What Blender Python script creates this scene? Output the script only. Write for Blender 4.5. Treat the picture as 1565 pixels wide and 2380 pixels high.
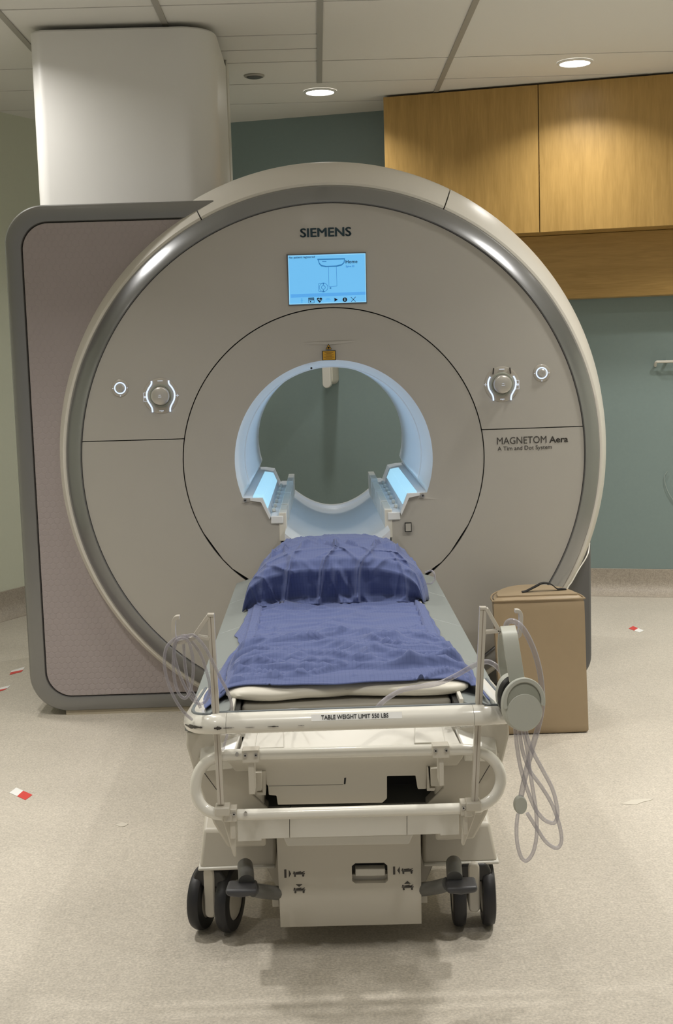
import bpy, bmesh, math, random
from mathutils import Vector, Matrix, noise
PI = math.pi
random.seed(4)
for o in list(bpy.data.objects): bpy.data.objects.remove(o)
SC = bpy.context.scene
COL = SC.collection
# ------------------------------------------------------------ camera (45 mm on a 36 mm tall frame)
FPX = 3000.0; PITCH = math.atan(350/3000.); ROLL = .030; YAW = .011
CAM = Vector((-.055, 0, 1.4))
Fw = Vector((math.sin(YAW)*math.cos(PITCH), math.cos(YAW)*math.cos(PITCH), -math.sin(PITCH)))
U0 = Vector((math.sin(YAW)*math.sin(PITCH), math.cos(YAW)*math.sin(PITCH), math.cos(PITCH)))
R0 = Vector((math.cos(YAW), -math.sin(YAW), 0))
Rt = math.cos(ROLL)*R0 - math.sin(ROLL)*U0
Up = math.sin(ROLL)*R0 + math.cos(ROLL)*U0
cd = bpy.data.cameras.new('camera'); cam = bpy.data.objects.new('camera', cd); COL.objects.link(cam)
M = Matrix.Identity(4)
for i in range(3):
    M[i][0] = Rt[i]; M[i][1] = Up[i]; M[i][2] = -Fw[i]; M[i][3] = CAM[i]
cam.matrix_world = M
cd.sensor_fit = 'VERTICAL'; cd.sensor_height = 36; cd.lens = FPX/2380*36
cd.clip_start = .05; cd.clip_end = 60
SC.camera = cam
SC.view_settings.view_transform = 'Standard'; SC.view_settings.look = 'None'
SC.view_settings.gamma = 1; SC.view_settings.use_curve_mapping = False
SC.view_settings.exposure = -0.42
W = bpy.data.worlds.new('world'); SC.world = W; W.use_nodes = True
W.node_tree.nodes['Background'].inputs[0].default_value = (1, .97, .93, 1)
W.node_tree.nodes['Background'].inputs[1].default_value = .34
ZC = 2.85                      # ceiling height
LAMP_POWER = 21
# lamp x, y, relative power, label (recessed downlights, with unseen fill lamps added among them)
LAMPS = [(0.003, 7.18, .55, 'round recessed downlight in the ceiling just left of the wooden cabinet'),
         (1.277, 6.65, .60, 'round recessed downlight in the ceiling in front of the wooden cabinet'),
         (-1.62, 5.35, .82, 'round recessed downlight in the ceiling left of the white column'),
         (1.60, 4.75, .95, 'round recessed downlight above the tan foam block'),
         (-1.27, 3.50, .95, 'round recessed downlight above the left side of the patient table'),
         (0.0, 3.85, .22, 'round recessed downlight directly above the patient table'),
         (1.23, 3.50, .95, 'round recessed downlight above the right of the table foot end'),
         (-1.6, 1.4, .4, 'round recessed downlight in front of the table foot end, far left'),  # unseen lamp, added as fill
         (-.1, 1.65, .30, 'round recessed downlight just in front of the table foot end'),
         (.85, 1.75, .40, 'round recessed downlight in front of the table foot end, right of centre'),
         (-2.5, 3.6, .8, 'round recessed downlight by the left side wall'),  # added at the side to raise the ambient light
         (2.5, 3.6, .8, 'round recessed downlight by the right side wall'),  # its counterpart, also added only for ambient light
         (2.3, 6.0, 1.0, 'round recessed downlight right of the wooden cabinet')]  # out of view, placed and strengthened to brighten the panel below the doors

# ------------------------------------------------------------ pixel -> point on the plane Y / Z
def ray(px, py):
    return Fw + Rt*((px-782.5)/FPX) + Up*((1190-py)/FPX)
def at(px, py, Y):
    q = ray(px, py); t = (Y-CAM.y)/q.y
    return CAM + q*t
def fl(px, py, z=0.0):
    q = ray(px, py); t = (z-CAM.z)/q.z
    return CAM + q*t
def xz(px, py, Y):
    v = at(px, py, Y); return (v.x, v.z)

# ------------------------------------------------------------ materials
def nm(name):
    m = bpy.data.materials.new(name); m.use_nodes = True
    nt = m.node_tree; b = nt.nodes['Principled BSDF']
    return m, nt, b
def mat(name, col, rough=.5, metal=0, spec=.5, grain=0, gscale=300, bump=0, bscale=40, coat=0, coord='Object'):
    m, nt, b = nm(name)
    b.inputs['Base Color'].default_value = (*col, 1); b.inputs['Roughness'].default_value = rough
    b.inputs['Metallic'].default_value = metal; b.inputs['Specular IOR Level'].default_value = spec
    b.inputs['Coat Weight'].default_value = coat; b.inputs['Coat Roughness'].default_value = .08
    tc = nt.nodes.new('ShaderNodeTexCoord')
    if grain:
        n = nt.nodes.new('ShaderNodeTexNoise'); n.inputs['Scale'].default_value = gscale; n.inputs['Detail'].default_value = 3
        nt.links.new(tc.outputs[coord], n.inputs['Vector'])
        mx = nt.nodes.new('ShaderNodeMix'); mx.data_type = 'RGBA'
        mx.inputs[6].default_value = (*[c*(1-grain) for c in col], 1); mx.inputs[7].default_value = (*[min(1, c*(1+grain)) for c in col], 1)
        nt.links.new(n.outputs['Fac'], mx.inputs[0]); nt.links.new(mx.outputs[2], b.inputs['Base Color'])
    if bump:
        n = nt.nodes.new('ShaderNodeTexNoise'); n.inputs['Scale'].default_value = bscale; n.inputs['Detail'].default_value = 4
        nt.links.new(tc.outputs[coord], n.inputs['Vector'])
        bp = nt.nodes.new('ShaderNodeBump'); bp.inputs['Strength'].default_value = bump; bp.inputs['Distance'].default_value = .005
        nt.links.new(n.outputs['Fac'], bp.inputs['Height']); nt.links.new(bp.outputs[0], b.inputs['Normal'])
    return m
def emat(name, col, s):
    m, nt, b = nm(name)
    b.inputs['Base Color'].default_value = (*[c*.5 for c in col], 1)
    b.inputs['Emission Color'].default_value = (*col, 1); b.inputs['Emission Strength'].default_value = s
    return m
MT = {}
MT['cover'] = mat('white_plastic_cover', (.415, .395, .36), .32, grain=.02, gscale=8, coat=.15)
MT['cover2'] = mat('white_gloss_cover', (.68, .65, .59), .35, grain=.02, gscale=8)
MT['silver'] = mat('silver_lacquer', (.25, .255, .265), .30, metal=.75, coat=.6)
MT['frame_silver'] = mat('silver_frame_lacquer', (.27, .27, .265), .34, metal=.75)
MT['dark'] = mat('dark_gap', (.012, .012, .012), .7)
MT['black'] = mat('black_plastic', (.02, .02, .02), .4)
MT['column'] = mat('column_lacquer', (.76, .75, .73), .38, grain=.02, gscale=5)
MT['teal'] = mat('teal_wall_paint', (.225, .295, .290), .6, grain=.03, gscale=60, bump=.03, bscale=200)
MT['cream'] = mat('cream_wall_paint', (.68, .70, .58), .6, grain=.02, gscale=60)
MT['ceil'] = mat('ceiling_board', (.82, .80, .76), .85, grain=.02, gscale=250)
MT['tee'] = mat('ceiling_metal_tee', (.40, .38, .34), .5)
MT['bone'] = mat('table_shell_plastic', (.60, .565, .49), .38, grain=.01, gscale=8)
MT['white'] = mat('table_white_plastic', (.68, .66, .60), .3)
MT['tube_white'] = mat('white_powder_coat', (.80, .78, .71), .22, coat=.4)
MT['clear_pole'] = mat('ivory_rod', (.60, .56, .49), .25)
MT['grey_board'] = mat('grey_table_board', (.24, .265, .26), .4, grain=.02, gscale=12)
MT['mattress'] = mat('mattress_vinyl', (.36, .34, .29), .55)
MT['tire'] = mat('black_rubber_tire', (.018, .018, .021), .45)
MT['pedal'] = mat('dark_grey_pedal', (.055, .056, .062), .45)
MT['pedal_arm'] = mat('grey_steel_arm', (.14, .14, .135), .4)
MT['tan'] = mat('tan_vinyl', (.33, .250, .155), .45, grain=.03, gscale=30, bump=.12, bscale=12)
MT['strap'] = mat('black_webbing', (.012, .012, .013), .6)
MT['phone'] = mat('headphone_plastic', (.46, .47, .42), .45)
MT['phone2'] = mat('headphone_shade_plastic', (.30, .31, .26), .5)
MT['screw'] = mat('steel_screw', (.5, .5, .5), .25, metal=1)
MT['red'] = mat('red_tape', (.62, .06, .05), .5)
MT['tapewhite'] = mat('white_tape', (.8, .8, .78), .5)
MT['clear_tape'] = mat('worn_clear_tape', (.62, .58, .50), .35)
MT['ink'] = mat('dark_teal_ink', (.01, .035, .05), .5)
MT['inkgrey'] = mat('dark_grey_ink', (.05, .045, .04), .5)
MT['pillow'] = mat('white_pillow_vinyl', (.66, .63, .55), .45, bump=.25, bscale=7)
MT['yellow'] = mat('laser_warning_yellow', (.55, .30, .02), .5)
MT['lamp'] = emat('lamp_glow', (1, .98, .94), 14)
MT['trim'] = mat('lamp_trim', (.8, .8, .78), .4)
MT['barglow'] = emat('bore_light_bar_glow', (.42, .76, .95), 1.0)
MT['glow'] = emat('backlit_line_glow', (.62, .74, 1), 1.6)
MT['icon'] = emat('backlit_icon_glow', (.75, .8, .9), .7)
MT['screen'] = emat('screen_glow', (.17, .56, .98), .95)
MT['screen_light'] = emat('screen_pale_glow', (.34, .72, 1), 1.0)
MT['screen_ink'] = mat('screen_dark_graphics', (.003, .012, .03), .4)
MT['screen_mid'] = emat('screen_mid_graphics', (.03, .22, .5), .9)
MT['dial'] = mat('dial_metal', (.52, .50, .46), .28, metal=.4)
MT['dialpad'] = mat('dial_pad', (.40, .37, .32), .25, coat=.5)
MT['trough'] = mat('bore_liner_white', (.74, .76, .78), .35)
MT['kick'] = mat('beige_base_strip', (.42, .37, .28), .5)
MT['bodygrey'] = mat('dark_grey_body', (.12, .12, .12), .45)

def math_node(nt, op, a, b=None):
    n = nt.nodes.new('ShaderNodeMath'); n.operation = op
    for i, v in enumerate((a, b)):
        if v is None: continue
        if isinstance(v, (int, float)): n.inputs[i].default_value = v
        else: nt.links.new(v, n.inputs[i])
    return n.outputs[0]
def hex_mat():
    m, nt, b = nm('mauve_hexagon_panel')
    b.inputs['Base Color'].default_value = (.36, .315, .315, 1); b.inputs['Roughness'].default_value = .42
    tc = nt.nodes.new('ShaderNodeTexCoord'); sp = nt.nodes.new('ShaderNodeSeparateXYZ')
    nt.links.new(tc.outputs['Object'], sp.inputs[0])
    X = math_node(nt, 'MULTIPLY', sp.outputs[0], 38.); Z = math_node(nt, 'MULTIPLY', sp.outputs[2], 38.)
    def wrap(v, r, off):
        s = math_node(nt, 'ADD', v, 1000*r+off); s = math_node(nt, 'MODULO', s, r); return math_node(nt, 'SUBTRACT', s, r/2)
    ax, az = wrap(X, 1., 0), wrap(Z, 1.732, 0); bx, bz = wrap(X, 1., .5), wrap(Z, 1.732, .866)
    da = math_node(nt, 'ADD', math_node(nt, 'MULTIPLY', ax, ax), math_node(nt, 'MULTIPLY', az, az))
    db = math_node(nt, 'ADD', math_node(nt, 'MULTIPLY', bx, bx), math_node(nt, 'MULTIPLY', bz, bz))
    def hd(x, z):
        x = math_node(nt, 'ABSOLUTE', x); z = math_node(nt, 'ABSOLUTE', z)
        q = math_node(nt, 'ADD', math_node(nt, 'MULTIPLY', x, .5), math_node(nt, 'MULTIPLY', z, .866))
        return math_node(nt, 'MAXIMUM', x, q)
    ha, hb = hd(ax, az), hd(bx, bz)
    sel = math_node(nt, 'LESS_THAN', da, db)
    h = math_node(nt, 'ADD', math_node(nt, 'MULTIPLY', ha, sel), math_node(nt, 'MULTIPLY', hb, math_node(nt, 'SUBTRACT', 1., sel)))
    mr = nt.nodes.new('ShaderNodeMapRange'); mr.inputs[1].default_value = .36; mr.inputs[2].default_value = .5
    mr.inputs[3].default_value = 1; mr.inputs[4].default_value = 0; nt.links.new(h, mr.inputs[0])
    bp = nt.nodes.new('ShaderNodeBump'); bp.inputs['Strength'].default_value = .35; bp.inputs['Distance'].default_value = .003
    nt.links.new(mr.outputs[0], bp.inputs['Height']); nt.links.new(bp.outputs[0], b.inputs['Normal'])
    return m
MT['mauve'] = hex_mat()
def floor_mat(name, base):
    m, nt, b = nm(name)
    tc = nt.nodes.new('ShaderNodeTexCoord')
    n1 = nt.nodes.new('ShaderNodeTexNoise'); n1.inputs['Scale'].default_value = 150; n1.inputs['Detail'].default_value = 3; n1.inputs['Roughness'].default_value = .6
    n2 = nt.nodes.new('ShaderNodeTexNoise'); n2.inputs['Scale'].default_value = 2.2; n2.inputs['Detail'].default_value = 3
    n3 = nt.nodes.new('ShaderNodeTexNoise'); n3.inputs['Scale'].default_value = 45; n3.inputs['Detail'].default_value = 4
    for n in (n1, n2, n3): nt.links.new(tc.outputs['Object'], n.inputs['Vector'])
    r = nt.nodes.new('ShaderNodeValToRGB'); e = r.color_ramp.elements
    e[0].position = .33; e[0].color = (*[c*.78 for c in base], 1); e[1].position = .66; e[1].color = (*[min(1, c*1.12) for c in base], 1)
    nt.links.new(n1.outputs['Fac'], r.inputs[0])
    def ov(src, nz, lo, hi):
        mr = nt.nodes.new('ShaderNodeMapRange'); mr.inputs[1].default_value = .3; mr.inputs[2].default_value = .7; mr.inputs[3].default_value = lo; mr.inputs[4].default_value = hi
        nt.links.new(nz.outputs['Fac'], mr.inputs[0])
        x = nt.nodes.new('ShaderNodeVectorMath'); x.operation = 'SCALE'; nt.links.new(src, x.inputs[0]); nt.links.new(mr.outputs[0], x.inputs['Scale']); return x.outputs[0]
    c = ov(r.outputs[0], n2, .94, 1.05); c = ov(c, n3, .93, 1.07)
    nt.links.new(c, b.inputs['Base Color'])
    b.inputs['Roughness'].default_value = .48; b.inputs['Specular IOR Level'].default_value = .35
    bp = nt.nodes.new('ShaderNodeBump'); bp.inputs['Strength'].default_value = .12; bp.inputs['Distance'].default_value = .002
    nt.links.new(n3.outputs['Fac'], bp.inputs['Height']); nt.links.new(bp.outputs[0], b.inputs['Normal'])
    return m
MT['floor'] = floor_mat('speckled_vinyl_floor', (.54, .495, .425))
MT['base'] = floor_mat('speckled_vinyl_base', (.42, .37, .31))
def wood_mat(name, horiz=False, tint=1.0):
    m, nt, b = nm(name)
    tc = nt.nodes.new('ShaderNodeTexCoord'); mp = nt.nodes.new('ShaderNodeMapping')
    nt.links.new(tc.outputs['Object'], mp.inputs[0]); mp.inputs['Scale'].default_value = (1.2, 1.2, 14) if horiz else (9, 9, .9)
    n1 = nt.nodes.new('ShaderNodeTexNoise'); n1.inputs['Scale'].default_value = 2.5; n1.inputs['Detail'].default_value = 7; n1.inputs['Distortion'].default_value = 1.2
    mp2 = nt.nodes.new('ShaderNodeMapping'); nt.links.new(tc.outputs['Object'], mp2.inputs[0]); mp2.inputs['Scale'].default_value = (8, 8, 150) if horiz else (120, 120, 8)
    n2 = nt.nodes.new('ShaderNodeTexNoise'); n2.inputs['Scale'].default_value = 1.5; n2.inputs['Detail'].default_value = 3
    nt.links.new(mp.outputs[0], n1.inputs['Vector']); nt.links.new(mp2.outputs[0], n2.inputs['Vector'])
    r = nt.nodes.new('ShaderNodeValToRGB'); e = r.color_ramp.elements
    e[0].position = .3; e[0].color = (.335*tint, .203*tint, .055*tint, 1); e[1].position = .7; e[1].color = (.475*tint, .298*tint, .094*tint, 1)
    ad = math_node(nt, 'ADD', math_node(nt, 'MULTIPLY', n1.outputs['Fac'], .65), math_node(nt, 'MULTIPLY', n2.outputs['Fac'], .35))
    nt.links.new(ad, r.inputs[0]); nt.links.new(r.outputs[0], b.inputs['Base Color'])
    b.inputs['Roughness'].default_value = .42; return m
MT['wood'] = wood_mat('maple_laminate'); MT['wood_h'] = wood_mat('maple_laminate_across', True, 1.0)
def cloth_mat():
    m, nt, b = nm('blue_cotton_sheet')
    tc = nt.nodes.new('ShaderNodeTexCoord'); uv = nt.nodes.new('ShaderNodeSeparateXYZ'); nt.links.new(tc.outputs['UV'], uv.inputs[0])
    def lines(v, k, thr):
        s = math_node(nt, 'FRACT', math_node(nt, 'MULTIPLY', v, k)); return math_node(nt, 'LESS_THAN', s, thr)
    st = lines(uv.outputs[0], 66., .14); st2 = lines(uv.outputs[1], 150., .14)
    s = math_node(nt, 'MAXIMUM', st, math_node(nt, 'MULTIPLY', st2, .4))
    n = nt.nodes.new('ShaderNodeTexNoise'); n.inputs['Scale'].default_value = 900; nt.links.new(tc.outputs['Object'], n.inputs['Vector'])
    mx = nt.nodes.new('ShaderNodeMix'); mx.data_type = 'RGBA'; mx.inputs[6].default_value = (.100, .128, .275, 1); mx.inputs[7].default_value = (.083, .108, .238, 1)
    nt.links.new(s, mx.inputs[0]); nt.links.new(mx.outputs[2], b.inputs['Base Color'])
    b.inputs['Roughness'].default_value = .85; b.inputs['Specular IOR Level'].default_value = .2
    b.inputs['Sheen Weight'].default_value = .15
    n3 = nt.nodes.new('ShaderNodeTexNoise'); n3.inputs['Scale'].default_value = 9; n3.inputs['Detail'].default_value = 6; n3.inputs['Distortion'].default_value = 2.2
    try: n3.noise_type = 'RIDGED_MULTIFRACTAL'
    except Exception: pass
    mp = nt.nodes.new('ShaderNodeMapping'); mp.inputs['Scale'].default_value = (.9, 1.5, 1.2); nt.links.new(tc.outputs['Object'], mp.inputs[0]); nt.links.new(mp.outputs[0], n3.inputs['Vector'])
    bp = nt.nodes.new('ShaderNodeBump'); bp.inputs['Strength'].default_value = .35; bp.inputs['Distance'].default_value = .006
    nt.links.new(n3.outputs['Fac'], bp.inputs['Height']); nt.links.new(bp.outputs[0], b.inputs['Normal'])
    return m
MT['cloth'] = cloth_mat()
def clear_mat(name, tint, alpha):
    m, nt, b = nm(name)
    out = nt.nodes['Material Output']
    b.inputs['Base Color'].default_value = (*tint, 1); b.inputs['Roughness'].default_value = .12
    tr = nt.nodes.new('ShaderNodeBsdfTransparent'); tr.inputs[0].default_value = (.93, .93, .95, 1)
    lw = nt.nodes.new('ShaderNodeLayerWeight'); lw.inputs[0].default_value = .35
    mr = nt.nodes.new('ShaderNodeMapRange'); mr.inputs[3].default_value = alpha; mr.inputs[4].default_value = .85
    nt.links.new(lw.outputs['Facing'], mr.inputs[0])
    mx = nt.nodes.new('ShaderNodeMixShader'); nt.links.new(mr.outputs[0], mx.inputs[0]); nt.links.new(tr.outputs[0], mx.inputs[1]); nt.links.new(b.outputs[0], mx.inputs[2])
    nt.links.new(mx.outputs[0], out.inputs['Surface']); return m
MT['clear'] = clear_mat('clear_vinyl_tubing', (.50, .48, .52), .28)

# ------------------------------------------------------------ geometry helpers
def finish(o, m, parent=None, smooth=38, bevel=0, seg=2):
    if m is not None and not o.data.materials: o.data.materials.append(m)
    if smooth:
        o.data.polygons.foreach_set('use_smooth', [True]*len(o.data.polygons))
        o.data.set_sharp_from_angle(angle=math.radians(smooth))
    if bevel:
        md = o.modifiers.new('bevel', 'BEVEL'); md.width = bevel; md.segments = seg; md.limit_method = 'ANGLE'; md.angle_limit = math.radians(35)
        md.use_clamp_overlap = True
    if parent is not None:
        o.parent = parent
        if parent.type == 'EMPTY': o.matrix_parent_inverse = Matrix.Translation(-parent.location)
    return o
def obj(name, bm, m, parent=None, smooth=38, bevel=0, seg=2):
    bmesh.ops.recalc_face_normals(bm, faces=bm.faces)
    me = bpy.data.meshes.new(name); bm.to_mesh(me); bm.free()
    o = bpy.data.objects.new(name, me); COL.objects.link(o)
    return finish(o, m, parent, smooth, bevel, seg)
def tag(o, label, cat, group=None):
    o['label'] = label; o['category'] = cat
    if group: o['group'] = group
    return o
def thing(name, loc, label, cat, group=None):
    o = bpy.data.objects.new(name, None); o.empty_display_size = .1; COL.objects.link(o); o.location = loc
    return tag(o, label, cat, group)
def struct(o): o['kind'] = 'structure'; return o
def B(): return bmesh.new()
def add_box(bm, x0, x1, y0, y1, z0, z1):
    v = [bm.verts.new((x, y, z)) for x in (x0, x1) for y in (y0, y1) for z in (z0, z1)]
    for f in ((0,1,3,2),(4,6,7,5),(0,4,5,1),(2,3,7,6),(0,2,6,4),(1,5,7,3)): bm.faces.new([v[i] for i in f])
    return bm
def boxm(*a): return add_box(B(), *a)
def add_prism(bm, pts, y0, y1, pts1=None):
    """outline in x,z extruded from y0 (front) to y1"""
    a = [bm.verts.new((x, y0, z)) for x, z in pts]; b = [bm.verts.new((x, y1, z)) for x, z in (pts1 or pts)]
    n = len(pts); bm.faces.new(a); bm.faces.new(b[::-1])
    for i in range(n): bm.faces.new((a[i], b[i], b[(i+1) % n], a[(i+1) % n]))
    return bm
def prism(pts, y0, y1, pts1=None): return add_prism(B(), pts, y0, y1, pts1)
def add_zprism(bm, pts, z0, z1, pts1=None):
    a = [bm.verts.new((x, y, z0)) for x, y in pts]; b = [bm.verts.new((x, y, z1)) for x, y in (pts1 or pts)]
    n = len(pts); bm.faces.new(a[::-1]); bm.faces.new(b)
    for i in range(n): bm.faces.new((a[i], a[(i+1) % n], b[(i+1) % n], b[i]))
    return bm
def loft(bm, rings, closed=True, caps=True, loop=False):
    vs = [[bm.verts.new(p) for p in r] for r in rings]; n = len(rings[0])
    m = len(rings)
    for i in range(m if loop else m-1):
        a, b = vs[i], vs[(i+1) % m]
        for j in range(n if closed else n-1): bm.faces.new((a[j], a[(j+1) % n], b[(j+1) % n], b[j]))
    if caps and closed and not loop: bm.faces.new(vs[0][::-1]); bm.faces.new(vs[-1])
    return bm
def smooth_path(pts, k=8, closed=False):
    P = [Vector(p) for p in pts]; n = len(P); out = []
    rng = range(n if closed else n-1)
    for i in rng:
        if closed: a, b, c, d = P[(i-1) % n], P[i], P[(i+1) % n], P[(i+2) % n]
        else: a, b, c, d = P[max(i-1, 0)], P[i], P[i+1], P[min(i+2, n-1)]
        for j in range(k):
            t = j/k
            out.append(.5*((2*b)+(c-a)*t+(2*a-5*b+4*c-d)*t*t+(3*b-a-3*c+d)*t**3))
    if not closed: out.append(P[-1])
    return out
def add_tube(bm, path, r, seg=12, closed=False, r2=None):
    P = [Vector(p) for p in path]; n = len(P); rings = []
    up = None
    for i in range(n):
        t = (P[(i+1) % n]-P[i-1]) if closed else (P[min(i+1, n-1)]-P[max(i-1, 0)])
        t.normalize()
        if up is None:
            up = Vector((0, 0, 1)) if abs(t.z) < .9 else Vector((0, 1, 0))
        s = t.cross(up)
        if s.length < 1e-5: s = t.orthogonal()
        s.normalize(); up = s.cross(t).normalized()
        rr = r if r2 is None else r+(r2-r)*i/(n-1)
        rings.append([P[i]+(s*math.cos(2*PI*j/seg)+up*math.sin(2*PI*j/seg))*rr for j in range(seg)])
    return loft(bm, rings, loop=closed)
def tube(path, r, seg=12, closed=False, k=8, sm=True):
    return add_tube(B(), smooth_path(path, k, closed) if sm else path, r, seg, closed)
def add_cyl(bm, c, r, y0, y1, seg=40, r1=None):
    """cylinder about a line parallel to Y"""
    r1 = r if r1 is None else r1
    a = [(c[0]+r*math.cos(2*PI*i/seg), y0, c[1]+r*math.sin(2*PI*i/seg)) for i in range(seg)]
    b = [(c[0]+r1*math.cos(2*PI*i/seg), y1, c[1]+r1*math.sin(2*PI*i/seg)) for i in range(seg)]
    return loft(bm, [a, b])
def lathe_y(prof, c, seg=160, a0=0, a1=2*PI, zmin=None, rmod=None, closedprof=False):
    """profile [(r,y)] turned about a Y axis through c=(x,z)"""
    bm = B(); full = abs(a1-a0-2*PI) < 1e-6; rings = []
    N = seg if full else seg+1
    for i in range(N):
        th = a0+(a1-a0)*i/seg; ring = []
        for r, y in prof:
            rr = rmod(r, y, th) if rmod else r
            z = c[1]+rr*math.sin(th)
            if zmin is not None: z = max(z, zmin)
            ring.append((c[0]+rr*math.cos(th), y, z))
        rings.append(ring)
    return loft(bm, rings, closed=closedprof, caps=closedprof and not full, loop=full)
def rrect(x0, x1, z0, z1, r, n=8):
    out = []
    for cx, cz, a in ((x1-r, z1-r, 0), (x0+r, z1-r, PI/2), (x0+r, z0+r, PI), (x1-r, z0+r, 1.5*PI)):
        for i in range(n+1): t = a+PI/2*i/n; out.append((cx+r*math.cos(t), cz+r*math.sin(t)))
    return out
_dg = None
def text(name, body, m, parent, p0, w, h=None, bold=0, align=None, extr=.0004, tilt=90, roll=0, italic=0):
    """flat lettering facing -Y; p0 = lower-left corner, w = width, h = height of the block"""
    c = bpy.data.curves.new('t', 'FONT'); c.body = body; c.size = .1; c.offset = 0; c.extrude = 0; c.resolution_u = 3; c.shear = italic
    t = bpy.data.objects.new('t', c); COL.objects.link(t)
    bpy.context.view_layer.update()
    me = bpy.data.meshes.new_from_object(t.evaluated_get(bpy.context.evaluated_depsgraph_get()))
    bpy.data.objects.remove(t)
    me.name = name
    xs = [v.co.x for v in me.vertices]; ys = [v.co.y for v in me.vertices]
    sx = w/(max(xs)-min(xs)); sy = (h/(max(ys)-min(ys))) if h else sx
    rot = Matrix.Translation(p0) @ Matrix.Rotation(math.radians(roll), 4, 'Y') @ Matrix.Rotation(math.radians(tilt), 4, 'X')
    x0, y0 = min(xs), min(ys)
    if bold:
        bb = bmesh.new(); bb.from_mesh(me); geo = bb.faces[:]
        for k_, (dx_, dy_) in enumerate(((bold, 0), (-bold, 0), (0, bold*.6), (0, -bold*.6))):
            d_ = bmesh.ops.duplicate(bb, geom=geo)
            for e_ in d_['geom']:
                if isinstance(e_, bmesh.types.BMVert): e_.co.x += dx_; e_.co.y += dy_
        bb.to_mesh(me); bb.free()
    for v in me.vertices: v.co = rot @ Vector(((v.co.x-x0)*sx, (v.co.y-y0)*sy, 0))
    o = bpy.data.objects.new(name, me); COL.objects.link(o)
    md = o.modifiers.new('thickness', 'SOLIDIFY'); md.thickness = extr*2; md.offset = 0
    return finish(o, m, parent, smooth=0)

# ============================================================ THE ROOM
def wall_seg(name, a, b, z0, z1, t, m):
    """upright slab whose visible face runs a->b; thickness goes to the left of a->b"""
    a = Vector((a[0], a[1], 0)); b = Vector((b[0], b[1], 0)); d = (b-a).normalized(); n = Vector((-d.y, d.x, 0))*t
    bm = B(); add_zprism(bm, [(p.x, p.y) for p in (a, b, b+n, a+n)], z0, z1)
    return struct(obj(name, bm, m, smooth=0))
def wy(x): return 7.876-.2715*x          # face of the angled back wall
struct(obj('floor', boxm(-3.3, 3.3, -1.1, 8.9, -.1, 0), MT['floor'], smooth=0))
CORNER = (-1.392, wy(-1.392)); LK = (-3.2, 7.5+1.85*(-3.2+1.8))
wall_seg('wall_back', (3.2, wy(3.2)), CORNER, 0, ZC+.2, -.12, MT['teal'])
wall_seg('wall_left', CORNER, LK, 0, ZC+.2, -.12, MT['cream'])
wall_seg('wall_side', LK, (-3.2, -1), 0, ZC+.2, -.12, MT['cream'])
wall_seg('wall_right', (3.2, -1), (3.2, wy(3.2)), 0, ZC+.2, -.12, MT['cream'])
def cove(name, a, b, h=.15, r=.08):
    """flooring turned up the wall with a rounded foot; normal towards the room"""
    a = Vector((a[0], a[1], 0)); b = Vector((b[0], b[1], 0)); d = (b-a).normalized(); n = Vector((d.y, -d.x, 0))
    if n.dot(Vector((0, 3.5, 0))-a) < 0: n = -n
    prof = [(-.01, h), (.012, h)] + [(.012+r-r*math.cos(t), r-r*math.sin(t)+.0015) for t in [PI/2*i/8 for i in range(9)]] + [(.012+r, .0004), (-.01, .0004)]
    bm = B(); loft(bm, [[p+n*u+Vector((0, 0, z)) for u, z in prof] for p in (a, b)])
    return struct(obj(name, bm, MT['base'], smooth=30))
cove('baseboard_back', (3.2, wy(3.2)), CORNER); cove('baseboard_left', CORNER, LK)
# ceiling: boards with dark shadow gaps between metal tees
TX = [-3.22, -2.6, -1.95, -1.305, -.66, 0, .638, 1.95, 2.6, 3.22]
LY = [-1, 0, 1, 2, 3.2, 4.4, 5.435, 6.475, 6.96, 7.475, 8.2, 8.85]
bm = B()
for i in range(len(TX)-1):
    ys = list(LY)
    if i == 4: ys += [5.955, 6.222]
    ys.sort()
    for j in range(len(ys)-1):
        g = .0065
        add_box(bm, TX[i]+.0, TX[i+1]-.0, ys[j]+g, ys[j+1]-g, ZC, ZC+.02)
add_box(bm, -3.3, 3.3, -1.1, 8.9, ZC+.03, ZC+.1)
ce = struct(obj('ceiling', bm, MT['ceil'], smooth=0)); ce.data.materials.append(MT['dark'])
for f_ in list(ce.data.polygons)[-6:]: f_.material_index = 1
for n, x in enumerate(TX[1:-1]):
    y1 = 6.95 if x == 0 else 8.3
    struct(obj('trim_%d' % (n+1), boxm(x-.013, x+.013, -1, y1, ZC-.006, ZC+.012), MT['tee'], smooth=0))
# recessed downlights, the added fill lamps built the same way
for i, (x, y, pw, lab) in enumerate(LAMPS):
    t = thing('recessed_downlight', (x, y, ZC), lab, 'ceiling light', 'recessed ceiling downlights')
    bm = B(); seg = 40
    loft(bm, [[(x+r*math.cos(2*PI*k/seg), y+r*math.sin(2*PI*k/seg), z) for k in range(seg)] for r, z in ((.090, ZC-.0005), (.090, ZC-.006), (.076, ZC-.010), (.074, ZC-.004))], caps=False)
    obj('trim_ring', bm, MT['trim'], t)
    bm = B(); loft(bm, [[(x+r*math.cos(2*PI*k/seg), y+r*math.sin(2*PI*k/seg), z) for k in range(seg)] for r, z in ((.075, ZC-.002), (.075, ZC-.006), (.05, ZC-.010), (.01, ZC-.012))])
    obj('lens', bm, MT['lamp'], t)
    ld = bpy.data.lights.new('downlight_beam', 'AREA'); ld.shape = 'DISK'; ld.size = .15; ld.energy = LAMP_POWER*pw; ld.color = (1, .968, .91); ld.spread = math.radians((130, 130, 150, 140)[i] if i < 4 else 110)
    lo = bpy.data.objects.new('downlight_beam', ld); COL.objects.link(lo); lo.parent = t; lo.location = (0, 0, -.016)
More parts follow.
